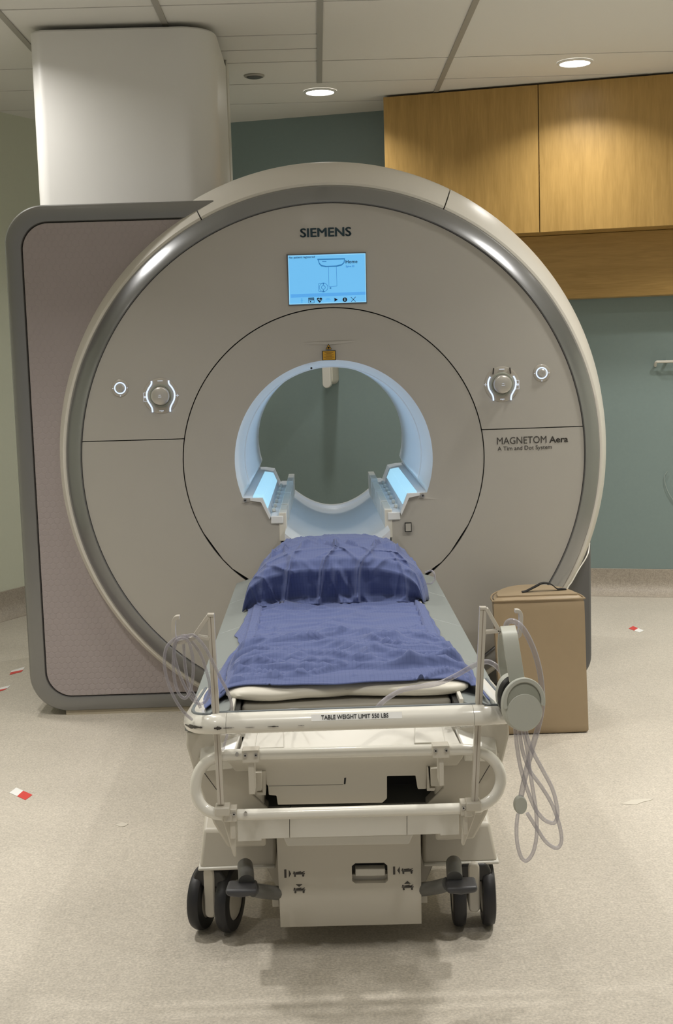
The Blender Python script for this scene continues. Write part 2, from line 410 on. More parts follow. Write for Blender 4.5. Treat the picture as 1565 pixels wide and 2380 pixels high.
t = thing('ceiling_sensor', (-.331, 6.751, ZC), 'small dark round disc in the ceiling board right of the column', 'ceiling sensor')
bm = B()
loft(bm, [[(-.331+r*math.cos(2*PI*k/32), 6.751+r*math.sin(2*PI*k/32), z) for k in range(32)] for r, z in ((.052, ZC-.0005), (.052, ZC-.006), (.044, ZC-.010), (.042, ZC-.006))])
obj('rim', bm, MT['tee'], t)
bm = B(); loft(bm, [[(-.331+r*math.cos(2*PI*k/32), 6.751+r*math.sin(2*PI*k/32), z) for k in range(32)] for r, z in ((.040, ZC-.006), (.036, ZC-.013), (.01, ZC-.015))])
obj('cover_plate', bm, mat('sensor_grey', (.10, .10, .095), .4), t)

# ------------------------------------------------------------ wooden wall cabinet (parallel to the back wall)
dW = Vector((1, -.2715, 0)).normalized(); nW = Vector((dW.y, -dW.x, 0))   # along the wall, towards the room
C0 = Vector((.352, 7.331, 0))
def wbox(bm, u0, u1, d0, d1, z0, z1):
    """box in cabinet coordinates: u along the wall from C0, d out of the front (positive to the room)"""
    P = [C0+dW*u+nW*d for u, d in ((u0, d0), (u1, d0), (u1, d1), (u0, d1))]
    return add_zprism(bm, [(p.x, p.y) for p in P], z0, z1)
def u_of(px, py, d=0):
    q = ray(px, py); n = nW; t = ((C0+nW*d-CAM).dot(n))/q.dot(n); P = CAM+q*t
    return (P-C0).dot(dW), P.z
uS, zb = u_of(1255, 540)
zcb = zb
t = thing('wall_cabinet', (C0.x, C0.y, zcb), 'maple laminate wall cabinet with two tall doors reaching the ceiling', 'cabinet')
bm = wbox(B(), .003, 2.6, -.44, -.021, zcb+.004, ZC-.012); obj('carcass', bm, MT['wood'], t, smooth=0)
for k, (a, b) in enumerate(((0, uS-.0025), (uS+.0025, uS+1.12), (uS+1.125, 2.6))):
    if k == 2: continue
    bm = wbox(B(), a, b, -.02, 0, zcb, ZC-.012); obj('door', bm, MT['wood'], t, smooth=0, bevel=.0015)
ub, zl = u_of(1400, 691, -.25)
t2 = obj('maple_apron_panel', wbox(B(), .003, 2.6, -.42, -.25, zl, zcb+.002), MT['wood_h'], smooth=0, bevel=.002)
tag(t2, 'plain maple panel set back under the two cabinet doors', 'wall panel')

# ------------------------------------------------------------ items on the back wall
wd = Vector((dW.x, dW.y, 0))
def wallpt(px, py, off=0):
    q = ray(px, py); A = Vector((0, wy(0), 0))+nW*off; t = (A-CAM).dot(nW)/q.dot(nW); return CAM+q*t
c = wallpt(758.5, 870, .185); q = wallpt(758.5, 902, .185); c = c-nW*.185
t = thing('call_handset', (c.x, c.y, q.z), 'white round-ended device on the teal wall seen through the bore', 'wall device')
def wslab(name, hw, z0, z1, d0, d1, m, par, rnd=True):
    out = []
    if rnd:
        for i in range(13): a = PI+PI*i/12; out.append((hw*math.cos(a), z0+hw+hw*math.sin(a)))
        for i in range(13): a = PI*i/12; out.append((hw*math.cos(a), z1-hw+hw*math.sin(a)))
    else: out = [(-hw, z0), (hw, z0), (hw, z1), (-hw, z1)]
    A = [c+dW*u+nW*d0 for u, z in out]; Bv = [c+dW*u+nW*d1 for u, z in out]
    for P, (u, z) in zip(A, out): P.z = z
    for P, (u, z) in zip(Bv, out): P.z = z
    return obj(name, loft(B(), [A, Bv]), m, par, bevel=.003)
wslab('handset', .025, q.z, q.z+.24, .15, .185, MT['white'], t)
wslab('cradle', .030, q.z+.02, q.z+.30, .001, .151, MT['bone'], t)
L = wallpt(1524, 841); R_ = wallpt(1600, 842)
t = thing('grab_rail', (L.x, L.y, L.z), 'short white horizontal rail on the teal wall at the right edge', 'wall rail')
pts = [L+nW*.003+Vector((0, 0, -.022)), L+nW*.03+Vector((0, 0, -.012)), L+nW*.045+dW*.01, L+nW*.05+dW*.05, L+nW*.05+dW*.40]
obj('rail', tube(pts, .008, 12), MT['white'], t)
for u in (.06, .36): obj('bracket', add_tube(B(), [L+dW*u+nW*.001, L+dW*u+nW*.045], .009, 10), MT['bone'], t)
cb = [wallpt(1552, 1095, .012), wallpt(1545, 1110, .012), wallpt(1552, 1140, .012), wallpt(1570, 1166, .012), wallpt(1600, 1185, .012), wallpt(1640, 1150, .012), wallpt(1650, 1050, .012), wallpt(1648, 846, .03)]
tag(obj('thin_cord', tube(cb, .0022, 6), mat('pale_cord', (.32, .38, .37), .5)), 'faint thin cord looping on the teal wall below the white rail', 'cord')

# ============================================================ WHITE COLUMN
t = thing('service_column', (-.85, 5.67, 2.02), 'tall off-white rounded service column rising from the scanner to the ceiling', 'column')
def colring(z, e=0, x0=-1.236, x1=-.452, y0=5.67, y1=6.55):
    out = []
    x0 -= e; x1 += e; y0 -= e
    for cx, cy, r, a in ((x0+.06, y0+.06, .06, PI), (x1-.15, y0+.15, .15, 1.5*PI)):
        for i in range(11):
            s = a+PI/2*i/10; out.append((cx+r*math.cos(s), cy+r*math.sin(s), z))
    out += [(x1, y1, z), (x0, y1, z)]
    return out
obj('column_shell', loft(B(), [colring(1.95), colring(ZC-.03), colring(ZC-.022, -.006)]), MT['column'], t, smooth=25)
bm = boxm(-.452, -.447, 6.40, 6.55, 2.0, ZC-.004); obj('edge_trim', bm, MT['white'], t)
bm = boxm(-.49, -.40, 6.0, 6.5, 2.16, 2.19); obj('foot_flange', bm, MT['bodygrey'], t)

# ============================================================ THE SCANNER
MX, MZ = -.004, 1.020       # bore axis
Y0 = 5.0
S = thing('mri_scanner', (MX, Y0, 0), 'large white ring-shaped MRI scanner with a silver rim and lit bore', 'MRI scanner')
AX = (MX, MZ)
# face covers (upper / lower halves, seam at y=1010 px)
zs_l = at(300, 1025, Y0).z; zs = (at(300, 1025, Y0).z+at(1240, 994, Y0).z)/2
def face_y(r): return Y0+.004+.018*max(0, (r-.585)/.395)**2
def annulus(r0, r1, a0, a1, hcut, seg=120, nr=6):
    """disc sector between radii, clipped at height hcut measured along the seam"""
    bm = B(); rings = []
    for i in range(seg+1):
        th = a0+(a1-a0)*i/seg; ring = []
        for k in range(nr+1):
            r = r0+(r1-r0)*k/nr
            ring.append((MX+r*math.cos(th), face_y(r), max(.03, MZ+r*math.sin(th))))
        rings.append(ring)
    loft(bm, rings, closed=False, caps=False)
    return bm
sA = math.asin((zs-MZ)/.585); sB = math.asin((zs-MZ)/.98)
def half_cover(name, upper):
    bm = B(); seg = 130; nr = 7; rings = []
    g = .0018
    for i in range(seg+1):
        ring = []
        for k in range(nr+1):
            r = .587+(.979-.587)*k/nr
            sz = (zs-MZ)+(g if upper else -g)
            a = math.asin(sz/r)
            a0, a1 = (a, PI-a) if upper else (PI-a, 2*PI+a)
            th = a0+(a1-a0)*i/seg
            ring.append(Vector((MX+r*math.cos(th), face_y(r), max(.03, MZ+r*math.sin(th)))))
        ring = ring + [ring[-1]+Vector((0, .02, 0)), ring[0]+Vector((0, .02, 0))]
        rings.append(ring)
    loft(bm, rings, closed=True, caps=True)
    return obj(name, bm, MT['cover'], S, smooth=40)
half_cover('upper_face_cover', True); half_cover('lower_face_cover', False)
obj('inner_shadow_gap', lathe_y([(.56, Y0+.03), (1.0, Y0+.05)], AX, zmin=.03), MT['dark'], S)
# bore cover with the docking notch
A0_ = xz(564, 1159, Y0); A1 = xz(584, 1159, Y0); B1 = xz(609, 1163, Y0); C1 = xz(627, 1203, Y0); D1 = xz(651, 1204, Y0)
NOT = [(A0_[0]-MX, A0_[1]-MZ), (A1[0]-MX, A1[1]-MZ), (B1[0]-MX, B1[1]-MZ), (C1[0]-MX, C1[1]-MZ), (D1[0]-MX, D1[1]-MZ), (D1[0]-MX, .55-MZ)]
NOT = [(-abs(x), z) for x, z in NOT]
FL = .386
rA = math.hypot(*NOT[0])
angA = math.atan2(NOT[0][1], NOT[0][0]) % (2*PI)
def hole(rcirc, off=0.0):
    """opening outline as (x,z) rel. to axis, anticlockwise from the right notch corner"""
    a_r = PI-angA            # right end angle (negative)
    pts = []
    N = 96
    a_r = -(angA-PI)
    for i in range(N+1):
        a = a_r+(angA-a_r)*i/N
        # blend the circle radius to the notch corner near the ends
        e = min(1, min(i, N-i)/3)
        r = rA+(rcirc-rA)*(e*e*(3-2*e))
        pts.append((r*math.cos(a), r*math.sin(a)))
    left = [NOT[i] for i in range(1, 6)]
    mid = [(NOT[5][0]*(1-2*k/6), NOT[5][1]) for k in range(1, 6)]
    right = [(-x, z) for x, z in reversed(left)]
    return pts+left+mid+right
H0 = hole(FL)
def yring(pts, y, s=1.0): return [(MX+x*s, y, MZ+z*s) for x, z in pts]
def circ_of(pts, r, y): return [(MX+r*math.cos(math.atan2(z, x)), y, MZ+r*math.sin(math.atan2(z, x))) for x, z in pts]
bm = B()
rings = [circ_of(H0, .583, Y0+.022), circ_of(H0, .583, Y0+.006)]
for k in range(1, 7):
    f = k/7; yy = Y0+.004+.012*math.sin(f*PI/2)
    rings.append([(MX+.583*math.cos(math.atan2(z, x))*(1-f)+x*f, yy, MZ+.583*math.sin(math.atan2(z, x))*(1-f)+z*f) for x, z in H0])
rings.append(yring(H0, Y0+.018))
loft(bm, rings, caps=False)
obj('bore_cover', bm, MT['cover'], S, smooth=50)
# flared mouth and liner
TR = .362
bm = B()
rings = [yring(H0, Y0+.0185)]
def morph(f, y, ringr):
    """shrink only the round part from the flare to the tunnel radius"""
    out = []
    for x, z in H0:
        a = math.atan2(z, x); r = math.hypot(x, z)
        inarc = z > NOT[0][1]-.0005
        if inarc:
            rr = FL+(ringr-FL)*f
            h = min(1, max(0, (z-NOT[0][1])/.03)); rr = r*(1-h)+rr*h if f < 1 else r*(1-h)*1+rr*h
            r = min(r, rr) if h < 1 else rr
        out.append((MX+r*math.cos(a), y, MZ+r*math.sin(a)))
    return out
for f in (.25, .5, .75, .92, 1): rings.append(morph(1-(1-f)**2, Y0+.02+.24*f, TR))
obj('bore_mouth', loft(bm, rings, caps=False), MT['trough'], S, smooth=50)
YB = 6.5
bm = B(); loft(bm, [morph(1, Y0+.262, TR), morph(1, Y0+.264, TR-.004), morph(1, Y0+.30, TR-.005), morph(1, YB, TR-.002), morph(1, YB+.03, TR+.006)], caps=False)
obj('bore_liner', bm, MT['trough'], S, smooth=50)
# light bars on both sides: lens face between A and B .. C
def mirror(pts): return [(-x, z) for x, z in pts]
for sgn in (-1, 1):
    a = Vector((NOT[1][0], 0, NOT[1][1])); b = Vector((NOT[2][0], 0, NOT[2][1])); c_ = Vector((NOT[3][0], 0, NOT[3][1]))
    P = [a+(b-a)*.12+Vector((.0, 0, .006)), b+Vector((.004, 0, .006)), b+(c_-b)*.55+Vector((.006, 0, .003)), b+(c_-b)*.55+Vector((-.01, 0, -.004)), b+Vector((-.01, 0, -.012)), a+(b-a)*.12+Vector((0, 0, -.006))]
    pts = [(MX-sgn*p.x*1, MZ+p.z) for p in P]
    obj('light_bar', prism(pts, Y0+.03, 6.2), MT['barglow'], S, smooth=20)
    fr = obj('light_bar_cap', prism([(MX-sgn*(a.x-.004), MZ+a.z+.001), (MX-sgn*(b.x+.002), MZ+b.z+.008), (MX-sgn*(c_.x+.004), MZ+c_.z+.003), (MX-sgn*(c_.x), MZ+c_.z-.008), (MX-sgn*(b.x-.004), MZ+b.z-.008), (MX-sgn*(a.x-.004), MZ+a.z-.008)], Y0+.004, Y0+.03), MT['trough'], S, smooth=20)
    # tray shelf and stepped guide rail
    x_out, zsf = NOT[3][0]+.004, NOT[3][1]+.004
    s1 = [(x_out, zsf), (-.205, zsf), (-.205, zsf-.03), (x_out, zsf-.03)]
    obj('tray_shelf', prism([(MX-sgn*x, MZ+z) for x, z in s1], Y0+.01, YB+.02), MT['trough'], S, smooth=20, bevel=.003)
    bm = B()
    ys = [Y0+.02, 5.35, 5.38, 5.75, 5.78, 6.2, 6.22, YB]
    for j, (ya, yb) in enumerate(((Y0+.015, 5.30), (5.31, 5.70), (5.71, 6.1), (6.11, YB+.02))):
        top = zsf+(.012, .016, .020, .034)[j]
        x1, x2 = -.222+.002*j, -.192+.002*j
        add_box(bm, *sorted((MX-sgn*x1, MX-sgn*x2)), ya, yb, MZ+zsf-.10, MZ+top)
    obj('guide_rail', bm, MT['white'], S, smooth=20, bevel=.003)
    for j in range(7):
        yy = Y0+.15+j*.17
        obj('coil_socket', boxm(*sorted((MX-sgn*(x_out+.001), MX-sgn*(x_out+.014))), yy, yy+.05, MZ+zsf+.001, MZ+zsf+.014), MT['white'], S, smooth=20, bevel=.002)
    ld = bpy.data.lights.new('bore_lamp', 'AREA'); ld.shape = 'RECTANGLE'; ld.size = .03; ld.size_y = 1.1; ld.energy = 1.5; ld.color = (.55, .74, 1)
    lo = bpy.data.objects.new('bore_lamp', ld); COL.objects.link(lo); lo.parent = S
    m_ = (a+c_)/2
    nrm = Vector((sgn*.0-sgn*1*(-1)*0, 0, 0))
    pos = Vector((MX-sgn*(m_.x+.030), 5.62, MZ+m_.z+.030))
    aim = Vector((sgn*-.45, 0, 1)).normalized() if False else Vector((-sgn*.45, 0, 1)).normalized()
    zax = -aim; yax = Vector((0, 1, 0)); xax = yax.cross(zax).normalized()
    Mx = Matrix((xax, yax, zax)).transposed().to_4x4(); Mx.translation = pos-S.location
    lo.matrix_local = Mx
# concave cradle running through the bore
def arcz(x, top=.757, bot=.668, hw=.20): return bot+(top-bot)*(x/hw)**2
bm = B(); rings = []
for y in (4.86, 5.2, 5.8, 6.44, 6.455, 6.5):
    up_ = [(x, y, arcz(x)+(.012 if y > 6.45 else 0)) for x in [-.20+.4*i/24 for i in range(25)]]
    rings.append(up_+[(.2, y, .62), (-.2, y, .62)])
obj('bore_cradle', loft(bm, rings), MT['trough'], S, smooth=30)
bm = B(); rings = []
for y in (6.505, 6.60):
    rings.append([(x, y, arcz(x)+.003) for x in [-.205+.41*i/24 for i in range(25)]]+[(.205, y, .62), (-.205, y, .62)])
obj('rear_bridge', loft(bm, rings), MT['white'], S, smooth=30)
# silver ring, white outer cover in three pieces
def top_bulge(r, y, th):
    return r+.060*max(0, math.sin(th))**1.2*max(0, min(1, (y-(Y0+.09))/.2))
sprof = [(.981, Y0+.045), (.981, Y0+.020), (.985, Y0+.014), (.995, Y0+.018), (1.020, Y0+.040), (1.045, Y0+.068), (1.053, Y0+.08), (1.053, Y0+.12)]
obj('silver_ring', lathe_y(sprof, AX, seg=200, zmin=.025), MT['silver'], S, smooth=40)
oprof = [(1.03, Y0+.10), (1.056, Y0+.086), (1.066, Y0+.088), (1.082, Y0+.12), (1.100, Y0+.18), (1.114, Y0+.26), (1.121, Y0+.34), (1.121, Y0+.50), (1.10, Y0+.60), (1.03, Y0+.60)]
g = .0022
for a0, a1 in ((64.5, 117.2), (-60, 64.5), (117.2, 300)):
    obj('outer_cover', lathe_y(oprof, AX, seg=90, a0=math.radians(a0)+g, a1=math.radians(a1)-g, zmin=.025, rmod=top_bulge, closedprof=True), MT['cover2'], S, smooth=40)
obj('cover_gap_liner', lathe_y([(1.02, Y0+.11), (1.05, Y0+.11), (1.06, Y0+.14), (1.09, Y0+.25), (1.10, Y0+.34), (1.10, Y0+.58), (.9, Y0+.58)], AX, seg=120, zmin=.03, rmod=top_bulge), MT['dark'], S)
# rear barrel and body
bm = lathe_y([(.42, Y0+.27), (.42, YB+.02), (.44, YB+.05), (.98, YB+.05), (1.0, YB), (1.0, Y0+.58)], AX, seg=100, zmin=.03)
obj('rear_barrel', bm, MT['cover2'], S, smooth=40)
# left equipment bay: silver frame, mauve hexagon panel
YP = 5.14
LX = at(8, 600, YP).x; TZ = at(95, 475, YP).z; BZ = .016
LX = (at(8, 600, YP).x+at(65, 1500, YP).x)/2
def half_rr(x0, x1, z0, z1, r):
    out = []
    for i in range(17): a = PI/2+PI/2*i/16; out.append((x0+r*math.cos(a)+r, z1-r+r*math.sin(a)))
    for i in range(17): a = PI+PI/2*i/16; out.append((x0+r+r*math.cos(a), z0+r+r*math.sin(a)))
    return [(x1, z1)]+out+[(x1, z0)]
fo = half_rr(LX, -.36, BZ, TZ, .155); wdt = .068
fi = half_rr(LX+wdt, -.40, BZ+wdt*.9, TZ-wdt, .105)
bm = B(); rings = []
n = len(fo)
def fr(f, y): return [(fo[i][0]*(1-f)+fi[i][0]*f, y, fo[i][1]*(1-f)+fi[i][1]*f) for i in range(n)]
rings = [fr(0, 5.9), fr(0, YP+.03), fr(.02, YP+.014), fr(.10, YP+.004), fr(.3, YP), fr(.94, YP+.006), fr(1, YP+.012), fr(1, YP+.03)]
loft(bm, rings, closed=False, caps=False)
obj('bay_frame', bm, MT['frame_silver'], S, smooth=40)
pin = half_rr(LX+wdt+.003, -.40, BZ+wdt*.9+.003, TZ-wdt-.003, .103)
obj('hexagon_panel', prism(pin, YP+.008, YP+.03), MT['mauve'], S, smooth=25, bevel=.002)
obj('bay_shadow_gap', prism(half_rr(LX+.02, -.42, BZ+.01, TZ-.02, .12), YP+.022, YP+.05), MT['dark'], S)
obj('bay_body', prism([(x*.999, z) for x, z in half_rr(LX+.004, -.5, BZ+.004, TZ-.004, .15)], YP+.04, 6.4), MT['cover2'], S, smooth=30)
obj('bay_plinth', boxm(LX+.14, -.30, YP+.012, 6.3, .0, BZ+.004), MT['kick'], S)
# right lower skirt
xr = at(1372, 1450, 5.25).x
sk = [(.5, .9), (xr, .9)]+[(xr-.11+.11*math.cos(-PI/2*i/10), .05+.11+.11*math.sin(-PI/2*i/10)) for i in range(11)]+[(.5, .05)]
obj('side_skirt', prism(sk, 5.22, 6.3), MT['bodygrey'], S, smooth=30, bevel=.008)
obj('right_plinth', boxm(-.30, .9, 5.3, 6.3, 0, .06), MT['bodygrey'], S)
# display
def yq(name, pts, m, y, par, th=.001):
    """flat shape on the face, pixel outline on plane y"""
    return obj(name, prism([xz(px, py, y) for px, py in pts], y, y+th), m, par, smooth=0)
YF = Y0+.004
bz = yq('display_bezel', [(666, 591), (850.5, 586), (853.5, 705), (671, 711)], MT['bodygrey'], YF-.0025, S, .012)
scr = yq('display_screen', [(669.5, 594), (848.5, 588.5), (851, 702), (673, 708)], MT['screen'], YF-.004, bz, .003)
ys_ = YF-.0046
def sg(name, shapes, m):
    bm = B()
    for s in shapes: add_prism(bm, [xz(px, py, ys_) for px, py in s], ys_, ys_+.0006)
    return obj(name, bm, m, scr, smooth=0)
def ln(x0, y0, x1, y1, w=.7):
    dx, dy = x1-x0, y1-y0; l = math.hypot(dx, dy); nx, ny = -dy/l*w/2, dx/l*w/2
    return [(x0+nx, y0+ny), (x1+nx, y1+ny), (x1-nx, y1-ny), (x0-nx, y0-ny)]
def arc(cx, cy, rx, ry, a0, a1, w, n=24):
    out = []
    A = [(cx+rx*math.cos(a0+(a1-a0)*i/n), cy+ry*math.sin(a0+(a1-a0)*i/n)) for i in range(n+1)]
    for i in range(n): out.append(ln(*A[i], *A[i+1], w))
    return out
def disc(cx, cy, r, n=18): return [(cx+r*math.cos(2*PI*i/n), cy+r*math.sin(2*PI*i/n)) for i in range(n)]
sg('screen_bright_edge', [ln(670, 595, 848, 589.6, 1.6), ln(849, 589, 851, 702, 1.6), ln(673.5, 707, 851, 701.2, 1.8), ln(670.5, 594, 673.5, 707.5, 1.6)], MT['screen_light'])
sg('screen_lower_band', [[(676, 684), (850, 678), (850.3, 685), (676.3, 692)]], emat('screen_band_glow', (.10, .42, .90), .95))
sg('screen_drawing', [[(738, 601.5), (802, 600), (802, 603), (738, 604.5)], [(739, 604), (742, 614), (747, 619), (757, 621), (784, 620), (795, 617), (801, 611), (802, 603), (800, 603), (799, 610), (794, 614), (782, 617), (759, 618), (748, 616), (743, 611), (741, 604)],
   ln(764, 618, 765, 665.5, .7), ln(782, 617, 783.5, 664.5, .7), ln(765, 665.8, 783.5, 664.8, .7), [(749, 607), (759, 607), (759, 608.5), (749, 608.5)]], MT['screen_mid'])
sg('scanner_pictogram', arc(752.5, 668, 9.8, 9.8, 0, 2*PI, 1)+arc(752, 668, 4.4, 4.4, 0, 2*PI, 1.2)+[[(749.5, 657), (754.5, 657), (752, 663.5)], [(749.5, 679), (754.5, 679), (752, 672.5)], ln(741, 659, 741, 677, .9), ln(741, 659, 748, 658.5, .9), ln(741, 677, 748, 678, .9)]+[disc(768.5, 669.5, 2)], MT['screen_mid'])
icons = [[(777.5, 692), (785.5, 696.3), (778, 701)], disc(802, 696.3, 5.3), ln(816, 690.5, 827, 701, 1), ln(827, 690, 816.5, 701.5, 1),
         [(717, 692), (729.5, 691.5), (730, 694), (717.2, 694.5)], [(717.2, 696), (730, 695.5), (730.2, 697.5), (717.4, 698)], disc(722, 701, 1.6), ln(717.3, 691.8, 717.8, 704.5, .8), ln(730, 691.5, 730.4, 704, .8), ln(717.8, 704.6, 730.4, 704, .8),
         disc(740, 694.8, 3.1), disc(746, 694.6, 3.1), [(737, 696.5), (749, 696.3), (743.4, 704.4)]]
for ic in (icons[0:1], icons[1:2], icons[2:4], icons[4:10], icons[10:13]): sg('screen_icon', ic, MT['screen_ink'])
ys_ = YF-.0053
for hl in ([[(801.2, 694.5), (803, 694.5), (803, 699.5), (801.2, 699.5)]], [disc(802, 692.7, .9)], [ln(739, 697, 742, 694.5, .9), ln(742, 694.5, 744, 699, .9), ln(744, 699, 747, 696, .9)]): sg('icon_highlight', hl, MT['screen_light'])
MF = emat('screen_faint', (.08, .42, .80), .9)
sg('patient_icon', [ln(702, 693, 702, 704, 1.6), ln(699.5, 698, 704.5, 698, 1.2)], MF)
sg('signal_icon', arc(763, 699, 6, 5, PI*1.15, PI*1.85, 1.1), MF); sg('signal_icon', arc(763, 699, 3, 3, PI*1.15, PI*1.85, 1.1), MF)
def lab(name, body, px0, py0, px1, py1, hpx, m, par, y, bold=0, italic=0):
    """lettering whose base line runs from pixel p0 to p1 on plane y"""
    a = at(px0, py0, y); b = at(px1, py1, y); tp = at(px0, py0-hpx, y)
    ang = -math.degrees(math.atan2(b.z-a.z, b.x-a.x))
    return text(name, body, m, par, a, (b-a).length, (tp-a).length, bold, roll=ang, italic=italic)
ys2 = YF-.0046
lab('screen_text', 'No patient registered', 672, 602.5, 732, 600.5, 6, MT['screen_ink'], scr, ys2, .001)
lab('screen_text', 'Home', 804, 612.5, 831, 611.5, 8, MT['screen_ink'], scr, ys2, .001)
lab('screen_text', 'Spine 32', 804.5, 622.5, 824, 622, 5.5, MT['screen_mid'], scr, ys2, .001)
def onface(o, off=.0010):
    for v in o.data.vertices:
        v.co.y = face_y(math.hypot(v.co.x-MX, v.co.z-MZ))-off
    return o
onface(lab('maker_lettering', 'SIEMENS', 699, 551, 816.5, 547.5, 20.5, MT['ink'], S, YF-.002, .0032))
YL = Y0+.011
onface(lab('model_lettering', 'MAGNETOM', 1155.5, 1033, 1271, 1029, 16.2, MT['inkgrey'], S, YL-.002, 0))
onface(lab('model_lettering', 'Aera', 1278, 1029, 1321.5, 1027.5, 14.2, MT['inkgrey'], S, YL-.002, .0022))
onface(lab('system_lettering', 'A Tim and Dot System', 1157, 1050.5, 1283.5, 1046, 12.5, MT['inkgrey'], S, YL-.002, 0))
# warning labels
yl = Y0+.003
lb = yq('laser_warning_label', [(749, 815.5), (780.5, 814), (781, 837), (749.5, 837.5)], MT['dark'], yl+.004, S, .002)
yq('label_field', [(750.8, 817), (779, 815.8), (779.4, 835.6), (751.2, 836.2)], MT['yellow'], yl+.0034, lb, .001)
bm = B()
for i, (w_) in enumerate((20, 12, 22, 14, 24, 16)):
    yy = 819+2.8*i
    add_prism(bm, [xz(px, py, yl+.0028) for px, py in ln(765-w_/2, yy, 765+w_/2, yy-.3, 1.1)], yl+.0028, yl+.0036)
obj('label_print', bm, mat('label_print_brown', (.16, .09, .01), .5), lb, smooth=0)
lb = yq('laser_warning_triangle', [(764, 799), (771.5, 812), (757, 812.3)], MT['dark'], yl+.004, S, .002)
yq('triangle_field', [(764, 801.3), (769.6, 811), (758.8, 811.2)], MT['yellow'], yl+.0034, lb, .001)
bm = B(); add_prism(bm, [xz(px, py, yl+.0028) for px, py in disc(764.2, 808, 2)], yl+.0028, yl+.0036)
for k in range(4):
    a = PI*k/4; add_prism(bm, [xz(px, py, yl+.0028) for px, py in ln(764.2-3.2*math.cos(a), 808-3.2*math.sin(a), 764.2+3.2*math.cos(a), 808+3.2*math.sin(a), .6)], yl+.0028, yl+.0036)
obj('burst_symbol', bm, MT['dark'], lb, smooth=0)
# finger recess over the bore: shallow wedge ledge
bm = B()
P = [(668, 796.5), (765, 792.5), (871, 788.5), (820, 797), (765, 801), (712, 801)]
v = [at(px, py, Y0+.014) for px, py in P]
for q_, e_ in zip((1, 3, 4, 5), (.002, .0, .0015, .0)): v[q_].y -= e_
vb = [p+Vector((0, .012, 0)) for p in v]
loft(bm, [v, vb]); obj('moulded_ledge', bm, MT['cover'], S, smooth=0)
# small features round the mouth
for px, py in ((570, 1163), (983, 1152)):
    bm = B(); cc = at(px, py, Y0+.008)
    add_cyl(bm, (cc.x, cc.z), .0075, Y0+.006, Y0+.02, 20)
    o = obj('latch_screw', bm, MT['screw'], S)
    bm = B(); add_cyl(bm, (cc.x, cc.z), .0035, Y0+.004, Y0+.01, 16); obj('screw_socket', bm, MT['dark'], o)
for s, pts in ((-1, [(522, 1181), (584, 1165), (606, 1169), (584, 1168.5)]), (1, [(1000, 1150), (1050, 1163), (985, 1159), (960, 1160)])):
    bm = B(); v = [at(px, py, Y0+.017) for px, py in pts]; v[2].y -= .003; v[1].y -= .003
    loft(bm, [v, [p+Vector((0, .02, 0)) for p in v]]); obj('moulded_fold', bm, MT['cover'], S, smooth=0)
sq = obj('socket_cover', prism([xz(px, py, Y0+.002) for px, py in ((941, 1215), (957, 1214.5), (957.5, 1236), (941.5, 1236.5))], Y0+.002, Y0+.01), MT['dark'], S, smooth=0)
obj('cover_flap', prism([xz(px, py, Y0+.001) for px, py in ((943, 1217), (955.5, 1216.5), (956, 1234), (943.5, 1234.5))], Y0+.0005, Y0+.006), MT['cover'], sq, smooth=0)
bm = B(); cc = at(724, 854.5, Y0+.03); add_cyl(bm, (cc.x, cc.z-.002), .004, Y0+.02, Y0+.06, 16); obj('microphone_hole', bm, MT['dark'], S)
